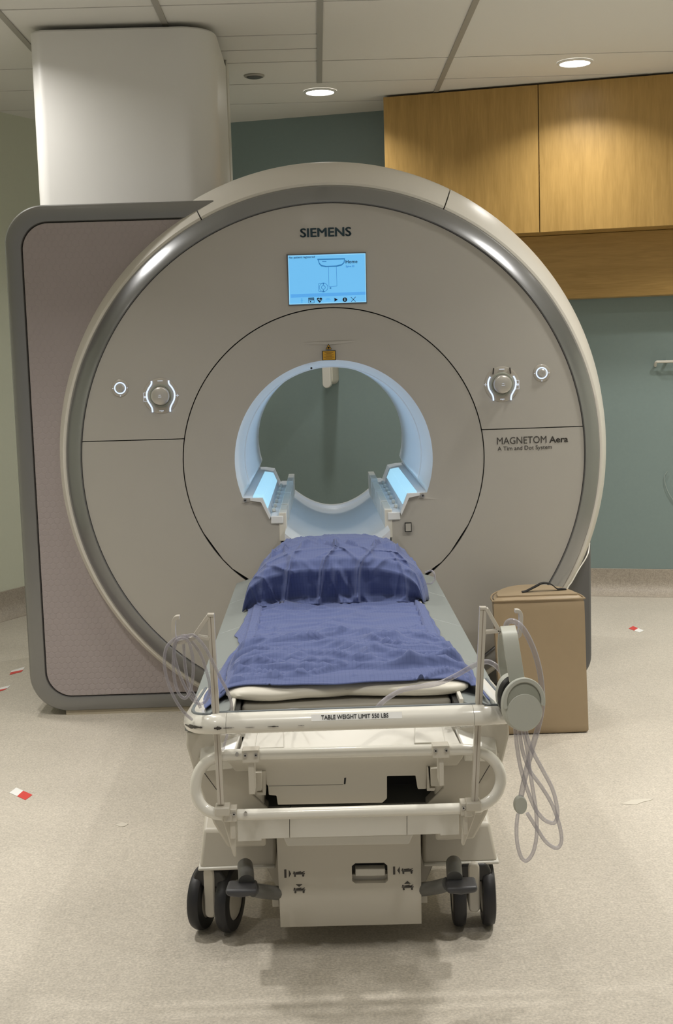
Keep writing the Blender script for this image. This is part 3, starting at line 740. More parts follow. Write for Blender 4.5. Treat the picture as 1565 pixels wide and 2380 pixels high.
# dials and push buttons on the face
def ringmesh(cx, cz, r0, r1, y, a0=0, a1=2*PI, th=.002, n=40):
    return lathe_y([(r0, y+th), (r0, y), (r1, y), (r1, y+th)], (cx, cz), seg=n, a0=a0, a1=a1)
def big_dial(px, py, s):
    y = face_y(.7)-.001; c_ = at(px, py, y); x, z = c_.x, c_.z; mm = .00167
    pad = obj('control_dial', lathe_y([(.001, y-.003), (.062, y-.003), (.068, y-.001), (.070, y+.006)], (x, z), 48), MT['dialpad'], S)
    obj('dial_knob', lathe_y([(.001, y-.036), (.028, y-.036), (.033, y-.033), (.035, y-.026), (.037, y-.004)], (x, z), 40), MT['dial'], pad)
    obj('dial_collar', lathe_y([(.0375, y-.010), (.043, y-.010), (.046, y-.003)], (x, z), 40), MT['phone2'], pad)
    for q in (-1, 1):
        P = [(q*.033*(.95 if s > 0 else 1), .058), (q*.034, .046), (q*.045, .030), (q*.0525, .014), (q*.0535, -.002), (q*.050, -.018), (q*.040, -.036), (q*.035, -.048), (q*.034, -.062)]
        top = 0 if s < 0 else 1
        path = smooth_path([(x+a, y-.0045, z+b) for a, b in P[(2 if s > 0 else 0):]], 5)
        obj('light_line', add_tube(B(), path, .0029, 8), MT['glow'], pad)
        if s > 0: obj('dark_line', add_tube(B(), [(x+P[0][0], y-.0045, z+.063), (x+P[1][0], y-.0045, z+.040)], .0025, 6), MT['inkgrey'], pad)
    bm = B()
    hx = s*.066
    for a, b, c2, d2 in ((hx*1-s*.018, .013, hx+s*0.0, .013), (hx-s*.018, -.020, hx, -.020), (hx, .013, hx, -.020)):
        add_tube(bm, [(x+a, y-.004, z+b), (x+c2, y-.004, z+d2)], .0008, 6)
    add_cyl(bm, (x+s*.061, z-.003), .0045, y-.0045, y-.002, 12)
    pl = -s*.064
    add_tube(bm, [(x+pl-.006, y-.004, z), (x+pl+.006, y-.004, z)], .001, 6); add_tube(bm, [(x+pl, y-.004, z-.006), (x+pl, y-.004, z+.006)], .001, 6)
    add_tube(bm, [(x-.010, y-.004, z+.0575), (x+.010, y-.004, z+.0575)], .0016, 6)
    add_tube(bm, [(x-.008, y-.004, z-.0575), (x+.009, y-.004, z-.0575)], .0016, 6); add_tube(bm, [(x, y-.004, z-.0575), (x+.003, y-.004, z-.0625)], .0010, 6)
    add_tube(bm, [(x-.004, y-.0372, z+.003), (x+.004, y-.0372, z+.003)], .0008, 6); add_tube(bm, [(x-.006, y-.0372, z-.004), (x+.006, y-.0372, z-.004)], .0008, 6)
    obj('dial_symbols', bm, MT['icon'], pad)
def small_button(px, py):
    y = face_y(.85)-.001; c_ = at(px, py, y); x, z = c_.x, c_.z
    pad = obj('push_button_pad', lathe_y([(.001, y-.003), (.029, y-.003), (.033, y-.001), (.035, y+.006)], (x, z), 40), MT['dialpad'], S)
    obj('push_button', lathe_y([(.001, y-.010), (.012, y-.010), (.0165, y-.006), (.017, y-.002)], (x, z), 32), MT['dial'], pad)
    obj('light_ring', lathe_y([(.0185, y-.003), (.0190, y-.0055), (.0225, y-.0055), (.023, y-.003)], (x, z), 36), MT['glow'], pad)
    bm = B()
    add_cyl(bm, (x-.028, z-.001), .0022, y-.0045, y-.002, 10); add_cyl(bm, (x, z-.030), .0026, y-.0045, y-.002, 6); add_cyl(bm, (x+.028, z), .0028, y-.0045, y-.002, 3)
    obj('button_symbols', bm, MT['icon'], pad)
big_dial(374, 920, -1); big_dial(1167, 893, 1); small_button(279.5, 902); small_button(1259.5, 867)
# scuff outline of the block strap on the face stays out: only the cable remains
cab = [at(1371, 1262, 5.2), at(1366, 1290, 5.12), at(1345, 1325, 5.08), at(1330, 1352, 5.06), at(1318, 1372, 5.05), at(1312, 1420, 5.04), at(1310, 1560, 5.03)]
cab[-1].z = .006
tag(obj('white_cable', tube(cab, .0026, 8), MT['white']), 'thin white cable running down the right rim of the scanner behind the tan block', 'cable')

# ============================================================ PATIENT TABLE
T = thing('patient_table', (0, 3.9, 0), 'white dockable patient table on casters pushed up to the scanner bore', 'patient table')
TXC = -.012
# table top boards, mattress
def strip(name, x0, x1, z0, z1, y0, y1, th, m, bev=.002):
    """long board sloping from (x0,z0) to (x1,z1)"""
    a = [(x0, z0), (x1, z1), (x1, z1-th), (x0, z0-th)]
    return obj(name, prism(a, y0, y1), m, T, smooth=25, bevel=bev)
YT0, YT1 = 2.93, 4.86
for s in (-1, 1):
    xs_ = lambda v: TXC+s*v
    for k, (ya, yb) in enumerate(((YT0, 3.42), (3.424, 3.93), (3.934, 4.44), (4.444, YT1))):
        pts = [(xs_(.273), .605), (xs_(.379), .571), (xs_(.379), .556), (xs_(.273), .545)]
        obj('side_board', prism(pts, ya, yb), MT['grey_board'], T, smooth=25, bevel=.002)
    obj('black_channel', boxm(*sorted((xs_(.251), xs_(.262))), YT0+.005, YT1, .54, .601), MT['black'], T)
    obj('channel_rail', boxm(*sorted((xs_(.2625), xs_(.272))), YT0, YT1, .54, .612), MT['white'], T, bevel=.002)
obj('mattress', boxm(TXC-.25, TXC+.25, YT0+.06, YT1, .552, .597), MT['mattress'], T, bevel=.012, seg=3)
obj('cradle_tray', boxm(TXC-.25, TXC+.25, YT0, YT1, .52, .5515), MT['white'], T, bevel=.003)
obj('table_core', boxm(TXC-.24, TXC+.24, 3.1, 4.8, .30, .545), MT['bone'], T)
# side shrouds
for s in (-1, 1):
    X = lambda v: TXC+s*v
    pts0 = [(X(.355), .553), (X(.376), .553), (X(.378), .52), (X(.358), .44), (X(.322), .33), (X(.29), .27), (X(.20), .27), (X(.20), .54)]
    obj('side_shroud', prism(pts0, 2.93, 4.7), MT['bone'], T, smooth=30, bevel=.006)
# sloped end panel
E0 = [at(522, 1768, 2.86), at(1075, 1752, 2.86)]
zlo = .512; zhi = .583
bm = B()
ysl, ysh = 2.865, 2.995
v = [(TXC-.255, ysl, zlo), (TXC+.262, ysl, zlo), (TXC+.225, ysh, zhi), (TXC-.225, ysh, zhi)]
v2 = [(x, y+.01, z-.03) for x, y, z in v]
loft(bm, [v, v2]); endp = obj('sloped_end_panel', bm, MT['white'], T, smooth=20, bevel=.004)
for s in (-1, 1):
    bm = B(); X = lambda a: TXC+s*a
    v = [(X(.265), ysl, zlo-.004), (X(.345), 2.90, zlo-.02), (X(.345), 3.0, zhi-.02), (X(.235), ysh, zhi-.006)]
    loft(bm, [v, [(x, y+.01, z-.03) for x, y, z in v]]); obj('end_corner_panel', bm, MT['white'], T, smooth=20, bevel=.004)
sn = Vector((0, -(zhi-zlo), (ysh-ysl))).normalized()    # outward normal of the slope
def slope(x, f, off=.001):
    return Vector((x, ysl+(ysh-ysl)*f, zlo+(zhi-zlo)*f))+sn*off
for x0, x1 in ((TXC-.235+.02, TXC-.148), (TXC+.152, TXC+.222)):
    bm = B(); r0 = [slope(x0, .13), slope(x1, .13), slope(x1-.004, .80), slope(x0+.010, .80)]
    loft(bm, [[p+sn*.003 for p in r0], [p-sn*.004 for p in r0]]); o = obj('access_plate', bm, MT['white'], T, smooth=20, bevel=.0015)
    bm = B(); xm = (x0+x1)/2; r0 = [slope(xm-.014, .68), slope(xm+.014, .68), slope(xm+.013, .76), slope(xm-.013, .76)]
    loft(bm, [[p+sn*.0045 for p in r0], [p for p in r0]]); obj('plate_latch', bm, MT['grey_board'], o, smooth=0)
tl = math.degrees(math.atan2(zhi-zlo, ysh-ysl))
text('type_lettering', 'Tim Dockable Table 1.5T', MT['inkgrey'], T, slope(TXC-.042, .58, .0012), .103, .010, .001, tilt=tl, roll=.0)
# front end face with its cut outline
YE = 2.868
fp = [(522, 1762), (548, 1793), (613, 1792), (615.5, 1796), (619, 1824), (623, 1826), (625, 1848), (643, 1850), (646, 1871), (889, 1866.5), (900, 1856), (900, 1804), (966.5, 1803), (971.5, 1834.5), (991.5, 1834), (993.5, 1782), (1063, 1779.5), (1082, 1752)]
obj('end_face', prism([xz(a, b, YE) for a, b in fp], YE, YE+.03), MT['bone'], T, smooth=20, bevel=.002)
obj('face_slot', prism([xz(a, b, YE-.0005) for a, b in ((800.5, 1808), (805, 1807.5), (803.5, 1822.5), (799.5, 1823))], YE-.0005, YE+.004), MT['dark'], T, smooth=0)
obj('face_seam', prism([xz(a, b, YE-.0005) for a, b in ((625, 1826.6), (798, 1823.4), (798, 1824.0), (625, 1827.4))], YE-.0004, YE+.004), MT['inkgrey'], T, smooth=0)
YG = 2.925
lp = [(462, 1760), (584, 1756), (584, 1843), (623, 1878), (625, 1900), (505, 1903), (480, 1868), (456, 1805)]
rp = [(1028, 1750), (1160, 1748), (1163, 1800), (1140, 1862), (1118, 1896), (992, 1895), (992, 1870), (1030, 1831)]
obj('corner_shell', prism([xz(a, b, YG) for a, b in lp], YG, YG+.05), MT['bone'], T, smooth=20, bevel=.003)
obj('corner_shell', prism([xz(a, b, YG) for a, b in rp], YG, YG+.05), MT['bone'], T, smooth=20, bevel=.003)
for pts in (((474, 1795), (508, 1841)), ((1140, 1776), (1112, 1823))):
    obj('shell_seam', add_tube(B(), [at(*pts[0], YG), at(*pts[1], YG)], .0009, 6), MT['inkgrey'], T)
obj('end_cavity', prism([xz(a, b, 3.02) for a, b in ((560, 1780), (1050, 1770), (1050, 1895), (560, 1905))], 3.02, 3.08), MT['dark'], T, smooth=0)
bm = B(); v = [at(622, 1893, 2.93), at(993, 1884, 2.93), at(1010, 1850, 3.02), at(600, 1862, 3.02)]
v[2].z = v[1].z+.035; v[3].z = v[0].z+.035
loft(bm, [v, [p-Vector((0, 0, .01)) for p in v]]); obj('cavity_floor', bm, mat('cavity_grey', (.10, .10, .09), .5), T, smooth=0)
# side brackets behind the tube clamps
for pts, pts2 in ((((583, 1796), (609, 1795), (609, 1838), (583, 1840)), ((606, 1794), (618, 1793), (618, 1848), (598, 1848), (598, 1842), (611, 1842))),
                  (((1001, 1786), (1030, 1784), (1030, 1828), (1002, 1828)), ((993, 1783), (996, 1783), (999, 1832), (1012, 1832), (1010, 1838), (993, 1838)))):
    obj('side_bracket', prism([xz(a, b, 2.85) for a, b in pts], 2.85, 2.93), MT['bone'], T, smooth=20, bevel=.002)
    obj('guide_flange', prism([xz(a, b, 2.86) for a, b in pts2], 2.86, 2.92), MT['bone'], T, smooth=0)
# lower cross box
YBx = 2.875
bx = [((552, 1904), (673, 1901), (673, 1948), (608, 1950), (608, 1954.5), (553, 1956.5)),
      ((674, 1901), (946, 1894), (946, 1941), (674, 1948)),
      ((947, 1894), (1067, 1891), (1068, 1940), (1024, 1942.5), (1023, 1938.5), (947, 1941))]
for k, pts in enumerate(bx):
    obj('cross_beam_cover', prism([xz(a, b, YBx) for a, b in pts], YBx, YBx+.13), MT['white'], T, smooth=20, bevel=.0012)
dp = [xz(a, b, 2.90) for a, b in ((658, 1945), (962, 1938), (952, 1963), (668, 1968))]
obj('drip_tray', prism(dp, 2.90, 3.10), MT['white'], T, smooth=20, bevel=.004)
# centre foot plate with hand hole and pictograms
YPl = 2.95
plate_o = [xz(a, b, YPl) for a, b in ((643, 1940), (978, 1933), (980.5, 2147), (652.5, 2155))]
hp = [xz(a, b, YPl) for a, b in ((826, 2006.5), (893, 2005), (901, 2012), (902, 2047), (896, 2052), (826, 2053), (819, 2048), (818, 2013))]
hc = (sum(p[0] for p in hp)/8, sum(p[1] for p in hp)/8)
def on_outer(d):
    # intersection of a ray from hc with the quad outline
    best = None; n = len(plate_o)
    for i in range(n):
        a, b = plate_o[i], plate_o[(i+1) % n]
        ex, ez = b[0]-a[0], b[1]-a[1]; den = d[0]*ez-d[1]*ex
        if abs(den) < 1e-9: continue
        t_ = ((a[0]-hc[0])*ez-(a[1]-hc[1])*ex)/den; s_ = ((a[0]-hc[0])*d[1]-(a[1]-hc[1])*d[0])/den
        if t_ > 0 and -1e-6 <= s_ <= 1+1e-6 and (best is None or t_ < best): best = t_
    return (hc[0]+d[0]*best, hc[1]+d[1]*best)
angs = sorted(set([round(math.atan2(p[1]-hc[1], p[0]-hc[0]), 5) for p in hp+plate_o]))
def on_hole(d):
    best = None; n = len(hp)
    for i in range(n):
        a, b = hp[i], hp[(i+1) % n]; ex, ez = b[0]-a[0], b[1]-a[1]; den = d[0]*ez-d[1]*ex
        if abs(den) < 1e-9: continue
        t_ = ((a[0]-hc[0])*ez-(a[1]-hc[1])*ex)/den; s_ = ((a[0]-hc[0])*d[1]-(a[1]-hc[1])*d[0])/den
        if t_ > 0 and -1e-4 <= s_ <= 1+1e-4 and (best is None or t_ < best): best = t_
    return (hc[0]+d[0]*best, hc[1]+d[1]*best)
O = [on_outer((math.cos(a), math.sin(a))) for a in angs]; Hh = [on_hole((math.cos(a), math.sin(a))) for a in angs]
bm = B(); loft(bm, [[(x, YPl, z) for x, z in O], [(x, YPl+.02, z) for x, z in O], [(x, YPl+.02, z) for x, z in Hh], [(x, YPl, z) for x, z in Hh]], loop=True)
pl = obj('foot_plate', bm, MT['bone'], T, smooth=20)
obj('hand_hole_back', prism([xz(a, b, YPl+.05) for a, b in ((812, 2022), (906, 2020), (906, 2058), (812, 2060))], YPl+.0215, YPl+.03), MT['bone'], T, smooth=0)
obj('hand_hole_lip', prism([xz(a, b, YPl+.03) for a, b in ((812, 1998), (906, 1996), (906, 2024), (812, 2025))], YPl+.035, YPl+.044), MT['black'], T, smooth=0)
obj('release_bar', prism([xz(a, b, YPl+.022) for a, b in ((826, 2015), (895, 2014), (895, 2030.5), (826, 2031.5))], YPl+.008, YPl+.034), MT['white'], T, smooth=20, bevel=.002)
obj('plate_box', boxm(TXC-.15, TXC+.155, YPl+.061, 3.6, .10, .30), MT['bone'], T)
def picto(ox, oy):
    yy = YPl-.001; bm = B(); A = lambda s: add_prism(bm, [xz(px+ox, py+oy, yy) for px, py in s], yy, yy+.0015)
    A(ln(0, 0, 28, -.8, 1.2)); A(disc(3, -3.2, 2)); A(ln(6, -2.4, 19, -4.6, 2)); A(ln(9, -1.6, 24, -2.4, 1.3)); A(ln(19, -2, 27, -5.2, 1.4)); A(disc(5, 5, 2.4)); A(disc(24, 4.4, 2.4)); A(ln(2, 2, 27, 1.2, .8))
    return bm
for k, (ox, oy, extra) in enumerate(((681, 2031, [[(661, 2021.5), (666, 2021.3), (666.3, 2040), (661.3, 2040.2)], [(671.5, 2022), (677, 2031), (671.8, 2040)]]),
                               (682, 2069, [[(688, 2056), (703, 2055.6), (695.5, 2061.5)]]),
                               (933, 2024, [[(914, 2014.5), (918.6, 2014.3), (919, 2032.6), (914.3, 2033)], [(929.5, 2014.5), (924, 2023.5), (930, 2032)]]),
                               (934, 2062, [[(940, 2054.5), (955, 2054), (947.5, 2047.8)]]))):
    bm = picto(ox, oy)
    for s in extra: add_prism(bm, [xz(a, b, YPl-.001) for a, b in s], YPl-.001, YPl+.0005)
    obj('pictogram', bm, MT['inkgrey'], pl, smooth=0)
# base covers (rounded hoods over the casters)
for s, q in ((-1, ((464, 2016), (470, 1912), (641, 1908), (641, 2020))), (1, ((1157, 2000), (1142, 1897), (984, 1900), (984, 2006)))):
    pb = [xz(a, b, 3.04) for a, b in q]
    bm = B(); f = pb
    ins = lambda p, dx, dz: (p[0]+dx, p[1]+dz)
    r0 = [Vector((f[0][0], 3.035, f[0][1])), Vector((f[1][0], 3.06, f[1][1]-.025)), Vector((f[2][0], 3.06, f[2][1]-.03)), Vector((f[3][0], 3.035, f[3][1]))]
    r1 = [Vector((f[0][0], 3.5, f[0][1])), Vector((f[1][0], 3.5, f[1][1]+.01)), Vector((f[2][0], 3.5, f[2][1]+.01)), Vector((f[3][0], 3.5, f[3][1]))]
    rm = [Vector((f[0][0], 3.10, f[0][1])), Vector((f[1][0], 3.18, f[1][1]+.01)), Vector((f[2][0], 3.18, f[2][1]+.005)), Vector((f[3][0], 3.10, f[3][1]))]
    loft(bm, [r0, rm, r1]); obj('base_hood', bm, MT['bone'], T, smooth=30, bevel=.008, seg=3)
    x0, x1 = sorted((f[0][0]+s*.003, f[3][0]))
    obj('hood_rim', boxm(x0, x1, 3.030, 3.5, f[0][1]-.006, f[0][1]+.002), MT['white'], T, bevel=.003)
    obj('base_leg', prism([(TXC+s*a, b) for a, b in ((.15, .19), (.15, .06), (.175, .07), (.21, .15), (.27, .19))], 3.10, 3.3), MT['bone'], T, smooth=20, bevel=.003)
# casters
def caster(cx, cy, yaw, s):
    R = .0795
    f = obj('caster_fork', prism(rrect(-.014, .014, .05, .175, .012), -.05, .05), MT['bone'], None, smooth=30, bevel=.004)
    k = obj('caster_hood', prism([(-.045, .15), (-.03, .172), (.03, .172), (.045, .15), (.03, .125), (-.03, .125)], -.045, .05), MT['black'], None, smooth=30, bevel=.006)
    parts = [f, k]
    for q in (-1, 1):
        prof = [(.050, -.016), (.064, -.0165), (.075, -.014), (.0790, -.006), (.0790, .006), (.075, .014), (.064, .0165), (.050, .016)]
        bm = B(); rings = []
        for i in range(48):
            th = 2*PI*i/48; rings.append([(q*.036+x, r*math.cos(th), R+.0005+r*math.sin(th)) for r, x in prof])
        loft(bm, rings, closed=True, loop=True); w_ = obj('caster_wheel', bm, MT['tire'], None, smooth=40)
        bm = B(); loft(bm, [[(q*.036+x, r*math.cos(2*PI*i/40), R+r*math.sin(2*PI*i/40)) for i in range(40)] for x, r in ((-.014, .02), (-.0145, .045), (-.010, .052), (.010, .052), (.0145, .045), (.014, .02))])
        h_ = obj('wheel_hub', bm, MT['bone'], None, smooth=40); parts += [w_, h_]; h_['_p'] = 1
    Mr = Matrix.Translation((cx, cy, 0)) @ Matrix.Rotation(math.radians(yaw), 4, 'Z')
    for p in parts: p.data.transform(Mr)
    f.parent = T; f.matrix_parent_inverse = Matrix.Translation(-T.location)
    for p in parts[1:]:
        if p.get('_p'): del p['_p']; p.parent = last
        else: p.parent = f
        if p.name.startswith('caster_wheel'): last = p
cl = fl(505, 2170); cr = fl(1102, 2155)
caster(cl.x, cl.y+.028, -16, -1); caster(cr.x+.001, cr.y+.022, -2, 1)
caster(TXC-.25, 4.45, 10, -1); caster(TXC+.25, 4.45, -8, 1)
# foot pedals
def pedal(pad, stub, arm):
    pd = obj('foot_pedal', prism([xz(a, b, 2.832) for a, b in pad[0]], 2.832, 2.905, [xz(a, b, 2.905) for a, b in pad[1]]), MT['pedal'], T, smooth=25, bevel=.007, seg=3)
    obj('pedal_stub', tube([at(*stub[0], 2.885), at(*stub[1], 2.915), at(*stub[2], 2.96)], .0185, 20), MT['pedal_arm'], T)
    obj('pedal_arm', tube([at(px, py, yy) for px, py, yy in arm], .0165, 14), MT['pedal_arm'], T)
pedal(([(522, 2069), (600, 2067), (596, 2081), (560, 2088), (527, 2084)], [(531, 2045), (599, 2043), (597, 2064), (560, 2068), (533, 2066)]), ((573, 2048), (572, 2028), (570, 2012)), ((590, 2068, 2.885), (612, 2072, 2.91), (640, 2075, 2.955), (660, 2076, 2.99)))
pedal(([(1036, 2064), (1113, 2061), (1109, 2075), (1073, 2081), (1041, 2078)], [(1037, 2038), (1104, 2036), (1106, 2058), (1072, 2062), (1038, 2060)]), ((1057, 2040), (1056, 2020), (1055, 2006)), ((1040, 2055, 2.885), (1015, 2062, 2.91), (990, 2066, 2.955), (965, 2068, 2.99)))
obj('pedal_shaft', tube([(TXC-.13, 3.0, .135), (TXC+.14, 3.0, .135)], .012, 10, sm=False), MT['pedal_arm'], T)
for a, b in ((641, 2097), (986, 2088)):
    c_ = at(a, b, 3.0); obj('axle_bracket', boxm(c_.x-.008, c_.x+.008, 3.0, 3.03, c_.z-.012, c_.z+.014), MT['bone'], T, bevel=.001)
# wide push bar at the foot end
def bar_sec(p, t, scale=1.0):
    up = Vector((0, 0, 1)); s = Vector((t.y, -t.x, 0)).normalized()     # s points outwards (towards the camera at the middle)
    prof = [(-.026, .018), (-.014, .0225), (.000, .0225), (.012, .018), (.0215, .004), (.023, -.006), (.019, -.016), (.008, -.0215), (-.012, -.0215), (-.024, -.016), (-.028, 0)]
    return [p+s*(u*scale)+up*(v*scale) for u, v in prof]
pb = [(TXC-.352, 3.20, .566), (TXC-.360, 3.05, .571), (TXC-.358, 2.93, .584), (TXC-.338, 2.83, .602), (TXC-.305, 2.785, .612), (TXC-.268, 2.775, .6145), (TXC-.18, 2.775, .6145), (TXC, 2.775, .6145), (TXC+.18, 2.775, .6145), (TXC+.275, 2.775, .6145), (TXC+.315, 2.785, .612), (TXC+.352, 2.83, .600), (TXC+.372, 2.93, .582), (TXC+.368, 3.05, .571), (TXC+.36, 3.20, .566)]
pth = smooth_path(pb, 6)
def tang(P, i): return (P[min(i+1, len(P)-1)]-P[max(i-1, 0)]).normalized()
cut1 = min(range(len(pth)), key=lambda i: abs(pth[i].x-(TXC-.270))+abs(pth[i].y-2.775)); cut2 = min(range(len(pth)), key=lambda i: abs(pth[i].x-(TXC+.276))+abs(pth[i].y-2.775))
for nme, i0, i1 in (('push_bar_corner', 0, cut1), ('push_bar', cut1, cut2), ('push_bar_corner', cut2, len(pth)-1)):
    rings = [bar_sec(pth[i], tang(pth, i)) for i in range(i0, i1+1)]
    if nme == 'push_bar':
        rings[0] = [p+Vector((.0008, 0, 0)) for p in rings[0]]; rings[-1] = [p-Vector((.0008, 0, 0)) for p in rings[-1]]
        pbar = obj(nme, loft(B(), rings), MT['tube_white'], T, smooth=50)
    else: obj(nme, loft(B(), rings), MT['tube_white'], T, smooth=50)
obj('bar_seal', add_tube(B(), [p+Vector((0, .012 if TXC-.3 < p.x < TXC+.3 else 0, .0210)) for p in pth], .0045, 8), mat('grey_seal', (.16, .18, .19), .5), T)
# weight limit strip on the upper facet of the bar
tN = Vector((0, -(.018+.0), .012)).normalized()
fa = Vector((0, 2.775-.012, .6145+.018)); fb = Vector((0, 2.775-.0215, .6145+.004)); fn = Vector((0, (fb-fa).z, -(fb-fa).y)).normalized()
ctr = (fa+fb)/2
tlt = math.degrees(math.atan2((fa-fb).z, (fa-fb).y))
x0 = at(747, 1664, 2.757).x; x1 = at(903, 1660, 2.757).x
bs = fb+(fa-fb)*.22
text('weight_limit_lettering', 'TABLE WEIGHT LIMIT 550 LBS', MT['black'], pbar, Vector((x0, bs.y, bs.z))+Vector((0, -.0012, .0008)), x1-x0, .0098, .0012, tilt=tlt)
bm = B(); xs0, xs1 = x0-.022, x1+.030
ra = [Vector((xs0, 0, 0))+fb+(fa-fb)*.06, Vector((xs1, 0, 0))+fb+(fa-fb)*.06, Vector((xs1, 0, 0))+fb+(fa-fb)*.96, Vector((xs0, 0, 0))+fb+(fa-fb)*.96]
off = Vector((0, -.0006, .0004)); loft(bm, [[p+off for p in ra], [p-off for p in ra]]); obj('label_strip', bm, MT['tapewhite'], pbar, smooth=0)
# paint scuffs on the bar
def scuff(px0, py0, px1, py1, w, y, m=MT['inkgrey']):
    bm = B(); n = 14
    a = Vector((px0, py0)); b = Vector((px1, py1)); top = []; bot = []
    for i in range(n+1):
        f = i/n; c_ = a+(b-a)*f; e = w*(.35+.65*math.sin(PI*f))*random.uniform(.5, 1.1)
        top.append((c_.x, c_.y-e/2)); bot.append((c_.x, c_.y+e/2))
    return top+bot[::-1]
def bar_scuff(x0, x1, w, zc, wid=.0):
    """worn mark lying on the lower front facet of the bar between world x0 and x1"""
    bm = B(); n = 16; vt = []; vb = []
    for i in range(n+1):
        x = x0+(x1-x0)*i/n
        j = min(range(len(pth)), key=lambda k_: abs(pth[k_].x-x)+(0 if pth[k_].y < 2.95 else 5))
        # interpolate the path point
        P = pth[j].copy(); t_ = tang(pth, j)
        if abs(t_.x) > .1: P = P+t_*((x-P.x)/t_.x)
        s_ = Vector((t_.y, -t_.x, 0)).normalized()
        w_ = w*(.3+.7*math.sin(PI*i/n))*random.uniform(.5, 1.15)
        for sg_, L_ in ((1, vt), (-1, vb)):
            z = zc+sg_*w_/2
            prof = .0235 if z > -.006 else .0235-(-.006-z)*.4
            L_.append(P+s_*(prof+.0006 if z < .004 else prof)+Vector((0, 0, z)))
    loft(bm, [vt, vb], closed=False, caps=False)
    o = obj('paint_scuff', bm, MT['inkgrey'], T, smooth=0); md = o.modifiers.new('thickness', 'SOLIDIFY'); md.thickness = .0006
def bx_(px, py): return at(px, py, 2.752).x
bar_scuff(bx_(444, 1692), bx_(484, 1686), .009, -.002)
bar_scuff(bx_(503, 1688), bx_(517, 1688), .009, -.003); bar_scuff(bx_(519, 1688), bx_(545, 1688), .002, -.003)
bar_scuff(bx_(570, 1687), bx_(592, 1686), .0012, -.003); bar_scuff(bx_(622, 1685), bx_(648, 1684), .002, -.003); bar_scuff(bx_(693, 1683), bx_(708, 1683), .0012, -.003)
# rounded rectangular guard tube
YLp = 2.80
lpx = [(560, 1754, 2.80), (520, 1757, 2.80), (487, 1767, 2.805), (466, 1788, 2.81), (456, 1815, 2.81), (456, 1845, 2.81), (470, 1873, 2.805), (495, 1889, 2.80), (530, 1894, 2.80), (700, 1890, 2.80), (900, 1884.5, 2.80), (1085, 1878.5, 2.80), (1120, 1872, 2.80), (1148, 1853, 2.805), (1163, 1825, 2.81), (1163, 1796, 2.81), (1147, 1767, 2.81), (1118, 1748, 2.805), (1080, 1742, 2.80), (1040, 1742.5, 2.80), (800, 1748, 2.80)]
obj('guard_tube', tube([at(*q) for q in lpx], .0128, 16, closed=True, k=8), MT['tube_white'], T, smooth=60)
def clamp(px, py, w, h, screws=2, y=2.786, strut=None):
    c_ = at(px, py, y); bm = boxm(c_.x-w/2, c_.x+w/2, y-.004, y+.03, c_.z-h/2, c_.z+h/2)
    o = obj('tube_clamp', bm, MT['bone'], T, bevel=.002)
    for k in range(screws):
        sx = c_.x+(k-.5)*w*.62
        bm = B(); add_cyl(bm, (sx, c_.z+h*.14), .0044, y-.007, y-.002, 16); s_ = obj('clamp_screw', bm, MT['screw'], o)
        bm = B(); add_cyl(bm, (sx, c_.z+h*.14), .0022, y-.0075, y-.004, 6); obj('screw_recess', bm, MT['dark'], s_)
    if strut:
        (a, b), (c2, d2), wd_ = strut; p0 = at(a, b, y+.006); p1 = at(c2, d2, y+.016)
        obj('clamp_strut', boxm(min(p0.x, p1.x)-wd_/2, max(p0.x, p1.x)+wd_/2, y+.002, y+.060, p1.z, p0.z), MT['bone'], o, bevel=.0015)
clamp(583, 1758, .038, .029, strut=((585, 1768), (585, 1842), .010)); clamp(1025, 1747, .038, .029, strut=((1026, 1757), (1026, 1822), .010))
clamp(534, 1895, .033, .030, strut=((542, 1905), (542, 1945), .010)); clamp(1088, 1880, .033, .030, strut=((1082, 1895), (1081, 1935), .010))
for px, py in ((551, 1753), (571, 1891)):
    c_ = at(px, py, 2.787); bm = B(); add_cyl(bm, (c_.x, c_.z), .0042, 2.783, 2.79, 16); obj('tube_screw', bm, MT['screw'], T)
for s, P in ((-1, ((533, 1908), (523, 1925), (541, 1970), (546, 1992))), (1, ((1092, 1893), (1108, 1905), (1083, 1945), (1076, 1966)))):
    a, b, c2, d2 = P
    pts = [xz(a[0]-14*1, a[1], 2.80), xz(a[0]+14, a[1], 2.80), xz(d2[0]+(3 if s < 0 else 3), d2[1], 2.80), xz(d2[0]-3, d2[1]-2, 2.80)]
    obj('bag_hook', prism(pts, 2.797, 2.812), MT['bone'], T, smooth=20, bevel=.003)
